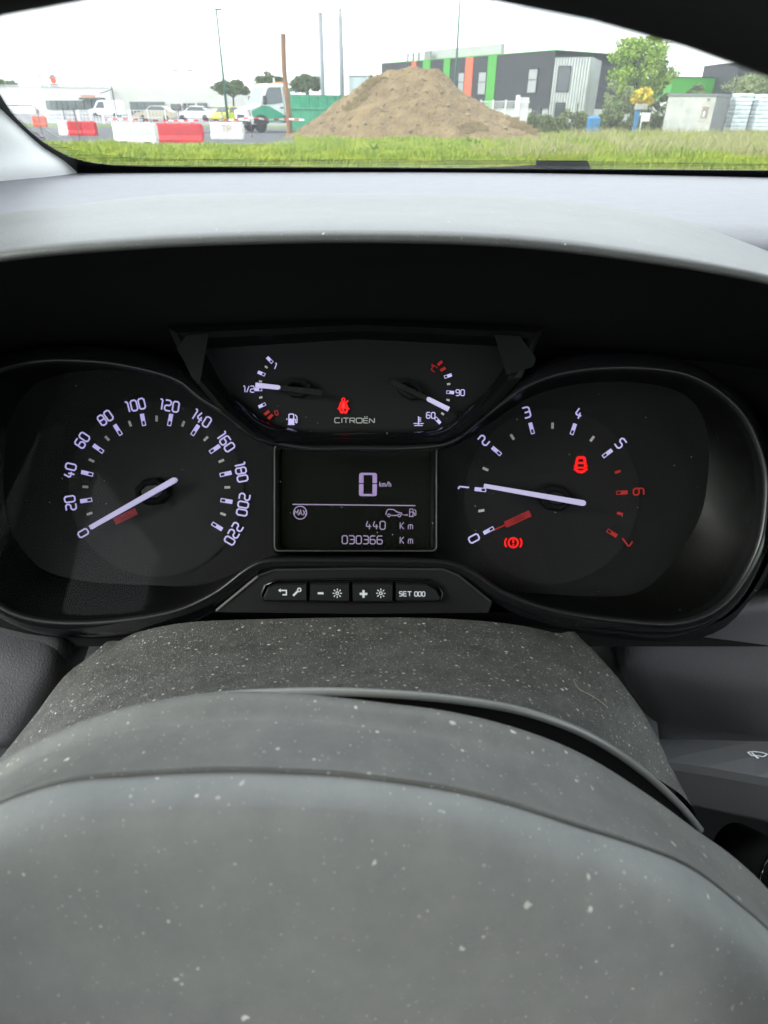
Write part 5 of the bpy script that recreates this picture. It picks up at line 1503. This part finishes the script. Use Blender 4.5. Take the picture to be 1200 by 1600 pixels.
# ---- vehicles -------------------------------------------------------------------------------------------
M_vwhite = mat('vehicle_white', (.72, .73, .73), .35, coat=.3, var=.03, vscale=2)
M_vgreen = mat('vehicle_green', (.02, .33, .18), .4, coat=.3, var=.08, vscale=2)
M_vgreen2 = mat('tipper_green', (.05, .36, .20), .6, var=.18, vscale=2.5)
M_tyre = mat('tyre', (.014, .014, .015), .85)
M_rimm = mat('wheel_rim', (.34, .35, .36), .45, .5)
M_vglass = mat('vehicle_glass', (.055, .075, .08), .08, spec=.9)
M_vblack = mat('vehicle_trim', (.02, .02, .022), .6)
M_lampg = mat('lamp_glass', (.70, .72, .74), .15)
def prof_body(prof, hw, top_in=.10, zmid=1.1):
    """side profile (x,z) swept across the width, leaning in above zmid"""
    zt = max(p[1] for p in prof)
    def yy(z): return hw - (top_in * max(0, (z - zmid) / (zt - zmid)) if zt > zmid else 0)
    n = len(prof)
    V = [(x, -yy(z), z) for x, z in prof] + [(x, yy(z), z) for x, z in prof]
    Fc = [tuple(range(n)), tuple(range(2 * n - 1, n - 1, -1))] + [(i, n + i, n + (i + 1) % n, (i + 1) % n) for i in range(n)]
    return V, Fc
def side_poly(prof, hw, o, top_in, zmid, zt, sgn=-1):
    def yy(z): return hw - top_in * max(0, (z - zmid) / (zt - zmid))
    n = len(prof)
    V = [(x, sgn * (yy(z) + o), z) for x, z in prof] + [(x, sgn * (yy(z) - .01), z) for x, z in prof]
    return V, [tuple(range(n)), tuple(range(2 * n - 1, n - 1, -1))] + [(i, n + i, n + (i + 1) % n, (i + 1) % n) for i in range(n)]
def wheel(t, x, y, r=.35, w=.24):
    wh = mk('wheel', lathe([(r * .62, -w / 2), (r * .93, -w / 2), (r, -w / 2 + .04), (r, w / 2 - .04), (r * .93, w / 2), (r * .62, w / 2)], 22, 'y', (x, y, r)), M_tyre, t, False)
    mk('rim', lathe([(r * .61, -w / 2 + .03), (r * .5, -w / 2 + .015), (r * .15, -w / 2 + .04), (r * .14, w / 2 - .04), (r * .61, w / 2 - .03)], 16, 'y', (x, y, r)), M_rimm, wh)
ty = gp(375, 207).y
trk = thing('tipper_truck', 'white and green tipper truck with its cab beside the wooden pole', 'truck', (xat(368, ty, 0) + .35, ty + .6, 0), rad(31))
CABP = [(0.05, .38), (0, .55), (.0, .98), (.10, 1.10), (.78, 1.26), (1.22, 2.14), (1.42, 2.28), (2.36, 2.30), (2.42, 1.2), (2.42, .55), (1.25, .42)]
mk('cab', prof_body(CABP, .98, .14, 1.2), M_vwhite, trk)
for sg_ in (-1, 1):
    mk('side_stripe', side_poly([(.30, .62), (.30, 1.02), (.9, 1.26), (1.35, 1.24), (1.75, 1.06), (2.40, .72), (2.40, .58), (1.25, .47)], .98, .012, .14, 1.2, 2.3, sg_), M_vgreen, trk)
    mk('side_window', side_poly([(1.00, 1.34), (1.34, 2.02), (1.46, 2.10), (2.16, 2.12), (2.18, 1.42), (1.4, 1.32)], .98, .014, .14, 1.2, 2.3, sg_), M_vglass, trk)
    mk('door_seam', side_poly([(2.24, .62), (2.26, 2.15), (2.28, 2.15), (2.26, .62)], .98, .016, .14, 1.2, 2.3, sg_), M_vblack, trk)
    mk('door_handle', box(2.02, 2.18, sg_ * .98 - .03, sg_ * .98 + .03, 1.14, 1.2), M_vblack, trk)
    mk('mirror', bbox(.98, 1.14, sg_ * 1.12 - .11, sg_ * 1.12 + .11, 1.30, 1.72, .03), M_vblack, trk)
    mk('headlight', prism([(.0, .86), (.0, 1.02), (.36, 1.16), (.42, 1.08)], lambda p: (p[0] - .012, sg_ * .62, p[1] + .012), lambda p: (p[0] - .012, sg_ * .995, p[1] + .012)), M_lampg, trk)
    mk('wheel_arch', side_poly([(.38, .42)] + [(.80 + .47 * math.cos(rad(a)), .38 + .47 * math.sin(rad(a))) for a in range(175, 0, -25)] + [(1.24, .42)], .985, .02, .14, 1.2, 2.3, sg_), M_vblack, trk)
mk('windscreen', prism([(.90, 1.375), (1.40, 2.08)], lambda p: (p[0] - .02, -.86 + (.08 if p[1] > 2 else 0), p[1] + .012), lambda p: (p[0] - .02, .86 - (.08 if p[1] > 2 else 0), p[1] + .012)) if False else ([(.805, -.88, 1.34), (.805, .88, 1.34), (1.182, .80, 2.095), (1.182, -.80, 2.095)], [(0, 1, 2, 3)]), mat('glass_reflection_tone', (.16, .20, .20), .08, spec=.9), trk)  # lighter than the side glass: reflection put into the pane's colour
mk('grille', box(-.02, .02, -.55, .55, .62, .84), M_vblack, trk)
mk('bumper', bbox(-.06, .25, -.99, .99, .30, .56, .04), M_vblack, trk)
mk('number_plate', box(-.075, -.062, -.26, .26, .38, .49), M_white_paint, trk)
mk('chassis', box(.6, 6.0, -.42, .42, .45, .66), M_vblack, trk)
for x in (.80, 4.55):
    for s_ in (-1, 1): wheel(trk, x, s_ * .86)
bed = mk('tipper_body', join(box(2.62, 6.15, -1.05, 1.05, .95, 1.03), box(2.62, 6.15, -1.05, -.99, 1.03, 1.72), box(2.62, 6.15, .99, 1.05, 1.03, 1.72), box(6.09, 6.15, -.99, .99, 1.03, 1.72), box(2.62, 2.68, -.99, .99, 1.03, 2.05)), M_vgreen2, trk)
for k in range(7):
    x = 2.64 + .57 * k
    mk('rib', box(x, x + .07, -1.11, -1.051, .96, 1.71), M_vgreen2, bed)
mk('top_rail', box(2.55, 6.2, -1.12, -1.0, 1.722, 1.80), M_vgreen2, bed)
mk('roof_beacon', bbox(2.3, 2.42, -.7, .7, 2.301, 2.37, .02), mat('beacon_amber', (.5, .16, .02), .4), trk)
mk('headboard_frame', join(box(2.5, 2.57, -1.0, -.93, 1.0, 2.6), box(2.5, 2.57, .93, 1.0, 1.0, 2.6), box(2.5, 2.57, -.93, .93, 2.3, 2.36)), M_white_paint, trk)
trk.scale = (1.2, 1.2, 1.22)
# skip in front of the tipper body
ys = gp(475, 207.5).y
skp = thing('waste_skip', 'dark green ribbed waste skip behind the foot of the earth heap', 'skip', (xat(456, ys, 0), ys, 0), rad(3))
mk('skip_body', prism([(0, .12), (-.12, 1.36), (4.3, 1.36), (4.2, .12)], lambda p: (p[0], -.9, p[1]), lambda p: (p[0], .9, p[1])), M_vgreen2, skp)
for k in range(8):
    mk('rib', box(.02 + .56 * k, .10 + .56 * k, -.96, -.901, .14, 1.30), M_vgreen2, skp)
mk('rim_rail', box(-.18, 4.36, -.98, -.86, 1.361, 1.46), M_vgreen2, skp)
mk('skid', join(box(.2, 4.0, -.7, -.6, 0, .119), box(.2, 4.0, .6, .7, 0, .119)), M_vblack, skp)

def car(px, pyb, L, H_, m, label, rz=0.0, van=False, group='vehicles parked before the shop'):
    y = gp(px, pyb).y
    t = thing('parked_van' if van else 'parked_car', label, 'van' if van else 'car', (xat(px, y, 0), y, 0), rz, group)
    s = L / 4.2
    if van: P = [(0, .3), (0, .8), (.1, .95), (.7, 1.1), (1.25, H_ * .93), (1.5, H_), (4.1, H_), (4.2, H_ * .8), (4.2, .35)]
    else: P = [(0, .28), (0, .68), (.12, .82), (1.05, .95), (1.75, H_ * .98), (2.2, H_), (3.1, H_ * .98), (3.8, 1.0), (4.15, .92), (4.2, .4), (4.1, .28)]
    P = [(x * s - L / 2, z) for x, z in P]
    mk('car_body', prof_body(P, .86, .18, .92), m, t)
    W = [(1.25, 1.0), (1.82, H_ * .94), (3.0, H_ * .93), (3.6, 1.0)] if not van else [(.95, 1.12), (1.4, H_ * .88), (2.1, H_ * .9), (2.1, 1.12)]
    for s_ in (-1, 1): mk('side_window', side_poly([(x * s - L / 2, z) for x, z in W], .86, .012, .18, .92, H_, s_), M_vglass, t)
    a, b = (P[3], P[4])
    mk('windscreen', ([(a[0] - .01 + .06, -.74, a[1] + .06), (a[0] - .01 + .06, .74, a[1] + .06), (b[0] - .04, .64, b[1] - .02), (b[0] - .04, -.64, b[1] - .02)], [(0, 1, 2, 3)]), M_vglass, t)
    mk('bumper', bbox(-L / 2 - .05, -L / 2 + .2, -.84, .84, .25, .5, .04), M_vblack, t)
    for s_ in (-1, 1): mk('headlight', bbox(-L / 2 - .02, -L / 2 + .1, s_ * .62 - .16, s_ * .62 + .16, .62, .76, .03), M_lampg, t)
    for x in (.8 * s - L / 2, 3.35 * s - L / 2):
        for s_ in (-1, 1): wheel(t, x, s_ * .76, .31, .2)
    return t
car(356, 195, 3.0, 1.5, mat('lime_yellow', (.50, .55, .03), .35, coat=.3), 'lime yellow car standing in front of the truck', rad(62), group=None)
car(372, 190, 4.3, 1.45, M_vwhite, 'white car showing its bonnet behind the truck front', rad(10), group=None)
car(305, 188.5, 4.3, 1.5, M_vwhite, 'white car parked behind the crowd barrier', rad(6), group=None)
car(246, 190, 4.2, 1.5, mat('car_beige', (.42, .37, .28), .35, coat=.3), 'beige car parked behind the white and red barriers', 0, group=None)
car(169, 183.5, 4.6, 2.1, M_vwhite, 'white van parked beside the shop entrance', 0, True, group=None)
# ---- excavator behind the heap
ye = 57.0
xe = xat(565, ye, 3.0)
ex = thing('excavator', 'white cabbed excavator half hidden behind the earth heap', 'excavator', (xe, ye, 0), rad(-12))
ze = zat(565, 117, ye)
mk('track', join(bbox(-1.4, 1.4, -1.1, -.7, 0, .7, .15)), M_tyre, ex); mk('track', join(bbox(-1.4, 1.4, .7, 1.1, 0, .7, .15)), M_tyre, ex)
mk('upper_body', bbox(-.9, 1.9, -1.0, 1.0, .75, 1.5, .08), mat('machine_yellow', (.5, .30, .03), .5), ex)
zc0 = 1.5
fr_ = [box(x, x + .08, yy_, yy_ + .08, zc0, ze - .12) for x in (-.78, .62) for yy_ in (-.9, .1)]
cabx = mk('cab_frame', join(*fr_, box(-.78, .70, -.9, .18, zc0, zc0 + .35)), M_white_paint, ex)
mk('cab_roof', bbox(-.86, .80, -.96, .24, ze - .12, ze, .04), M_white_paint, ex)
for q in (box(-.70, .62, -.88, -.86, zc0 + .35, ze - .12), box(-.77, -.75, -.82, .1, zc0 + .35, ze - .12), box(.66, .68, -.82, .1, zc0 + .35, ze - .12)):
    mk('cab_glass', q, mat('pale_cab_glass', (.40, .48, .50), .08, spec=.8), cabx)
mk('work_lamp', bbox(.80, .95, -.6, -.4, ze - .12, ze - .02, .02), M_vblack, ex)
mk('boom', tube([(1.2, .6, 1.3), (1.9, .6, 2.2), (2.6, .6, 2.0), (3.2, .6, 1.0)], .16, 6), MATS['machine_yellow'], ex)

# ---- shop across the road ------------------------------------------------------------------------------
M_shop = mat('shop_wall', (.66, .67, .65), .7, var=.04, vscale=.2)
M_shop2 = mat('shop_wall_cream', (.60, .60, .55), .7, var=.04, vscale=.3)
M_sglass = mat('shop_glass', (.10, .125, .12), .10, spec=.9)
M_sgreen = mat('shop_canopy', (.09, .11, .10), .6)
Yq = 140.0
shop = thing('shop_building', 'long white shop across the road with glazed entrance', 'building', (xat(170, Yq), Yq, 0), world_coords=True)
def sbox(pa, pb, pt, pb_, y0, y1, dz=0):
    zt_ = zat((pa + pb) / 2, pt, y0) if pt is not None else 0
    zb_ = max(0, zat((pa + pb) / 2, pb_, y0)) if pb_ is not None else 0
    return box(xat(pa, y0, 2), xat(pb, y0, 2), y0, y1, zb_, zt_)
mk('wall', sbox(-60, 174, 135, None, Yq, Yq + 30), M_shop, shop)
mk('wall', sbox(174.2, 352, 136.5, None, Yq + 1, Yq + 30), M_shop2, shop)
mk('roof_edge', sbox(-61, 353, 133.8, 135, Yq - .3, Yq - .02), M_shop, shop)
for pa, pb in ((70, 78.5), (79, 87), (87.5, 95.5), (96, 104), (105, 117), (117.5, 130), (131, 142), (143, 153), (154, 164), (165, 175)):
    mk('shop_pane', sbox(pa + .4, pb, 157 - (1.5 if pa > 128 else 0), 171, Yq - .35, Yq - .05), M_sglass, shop)
mk('canopy', sbox(124, 160, 152.5, 155.5, Yq - 1.6, Yq - .06), M_sgreen, shop)
mk('lettered_fascia', sbox(128, 149, 148.5, 152, Yq - 1.5, Yq - 1.2), mat('salmon_fascia', (.55, .27, .18), .6), shop)
for pa, pb in ((202, 213), (213.6, 225), (225.6, 237), (237.6, 248), (248.6, 256)):
    mk('shop_pane', sbox(pa, pb, 159, 184, Yq + .6, Yq + .98), M_sglass, shop)
for pa, pb, pt, pbm in ((266, 281, 162.5, 172), (285, 289, 161.5, 174), (290, 296, 161.5, 174), (297, 303, 161.5, 174), (308, 323, 161, 170)):
    fr = mk('window', sbox(pa, pb, pt, pbm, Yq + .75, Yq + .985), M_winfr, shop)
    mk('pane', sbox(pa + .6, pb - .6, pt + .6, pbm - .6, Yq + .65, Yq + .745), M_sglass, fr)
for px_, w_ in ((54, 2.2), (8, 2.4)):
    mk('door', sbox(px_ - w_, px_ + w_, 170, None, Yq - .2, Yq - .01), mat('grey_door', (.13, .14, .16), .5), shop)
OFF[0] = Vector((0, 0, 0))
# roof signs
ysn = Yq + 2
zsn0 = zat(85, 137, ysn); 
def sign_pt(px, py): 
    p = atY(px, py, ysn); return p
sgn = thing('roof_sign', 'white roof sign with a red disc under a dark gable on the shop', 'sign', (xat(84, ysn, 6), ysn, 0), world_coords=True)
p0, p1 = atY(74.5, 145, ysn), atY(94, 115.5, ysn)
mk('sign_board', box(p0.x, p1.x, ysn + .02, ysn + .3, p0.z, p1.z), M_shop, sgn)
mk('sign_mast', join(box(p0.x + .5, p0.x + .7, ysn + .1, ysn + .25, 0, p0.z), box(p1.x - .7, p1.x - .5, ysn + .1, ysn + .25, 0, p0.z)), M_galv, sgn)
k_ = (atY(95, 125, ysn) - atY(85, 125, ysn)).x / 10
def on_sign(vf, px, py, s): 
    c = atY(px, py, ysn)
    return [(c.x + v[0] * s * k_, ysn - .01, c.z + v[1] * s * k_) for v in vf[0]], vf[1]
mk('red_disc', on_sign(disc2d(1, 24), 83.3, 125.6, 4.3), mat('sign_red', (.66, .10, .06), .6), sgn)
M_signdk = mat('sign_dark', (.05, .045, .05), .6)
mk('gable_mark', on_sign(ribbon([(-6.4, -2.2), (-.4, 2.2), (6.6, -2.2)], 1.5, False, 0), 82.3, 120.3, 1), M_signdk, sgn)
mk('sign_bar', on_sign(rect2d(-6.4, 6.4, -.6, .6), 85, 132.3, 1), M_signdk, sgn)
mk('sign_letters', on_sign(text2d('P N N', .24, 0), 85.5, 135.6, 3.2), M_signdk, sgn)
mk('sign_plate', on_sign(rect2d(-2.2, 2.2, -1.5, 1.5), 78.6, 141.3, 1), mat('sign_grey', (.2, .2, .21), .6), sgn)
OFF[0] = Vector((0, 0, 0))
sg2 = thing('roof_sign', 'slim pale roof sign seen edge on beside the red disc sign', 'sign', (xat(65, ysn, 6), ysn, 0), world_coords=True)
q0, q1 = atY(62, 139, ysn), atY(68.5, 115.5, ysn)
mk('sign_board', box(q0.x, q1.x, ysn + .02, ysn + .3, q0.z, q1.z), M_shop, sg2)
mk('sign_mast', box((q0.x + q1.x) / 2 - .1, (q0.x + q1.x) / 2 + .1, ysn + .1, ysn + .25, 0, q0.z), M_galv, sg2)
mk('red_mark', on_sign(ribbon([(-1.6, 5), (-.9, 6), (.2, 1.5), (1.0, -4.6)], 1.3, False, 0), 64.2, 124.5, 1), mat('sign_faded_red', (.36, .20, .22), .6), sg2)
mk('sign_plate', on_sign(rect2d(-2, 2.4, -2, 2), 66, 134.5, 1), MATS['sign_grey'], sg2)
OFF[0] = Vector((0, 0, 0))
# white mesh fence panels before the shop
for k, (pa, pb, pt, pbm, lb) in enumerate(((70, 120, 173, 193, 'white mesh fence panel below the glazed shop entrance'), (122, 158, 172, 192.5, 'white mesh fence panel before the white van'), (160, 200, 172, 193, 'white mesh fence panel behind the white road barrier'), (203, 258, 172, 196, 'white mesh fence panel before the shop display window'))):
    y = gp((pa + pb) / 2, pbm).y
    xa, xb = xat(pa, y, 1), xat(pb, y, 1); h = zat((pa + pb) / 2, pt, y)
    t = thing('mesh_fence', lb, 'fence', (xa, y, 0))
    L = xb - xa
    nb = max(6, int(L / .28))
    for i in (0, 1, 2):
        mk('fence_post', box(L * i / 2 - .05, L * i / 2 + .05, -.05, .05, 0, h + .05), M_wf, t)
    mk('mesh_panel', join(*[box(L * i / nb - .012, L * i / nb + .012, -.012, .012, .1, h) for i in range(1, nb)], *[box(0, L, -.025, -.013, z_, z_ + .04) for z_ in (.1, h * .5, h - .05)]), M_wf, t)
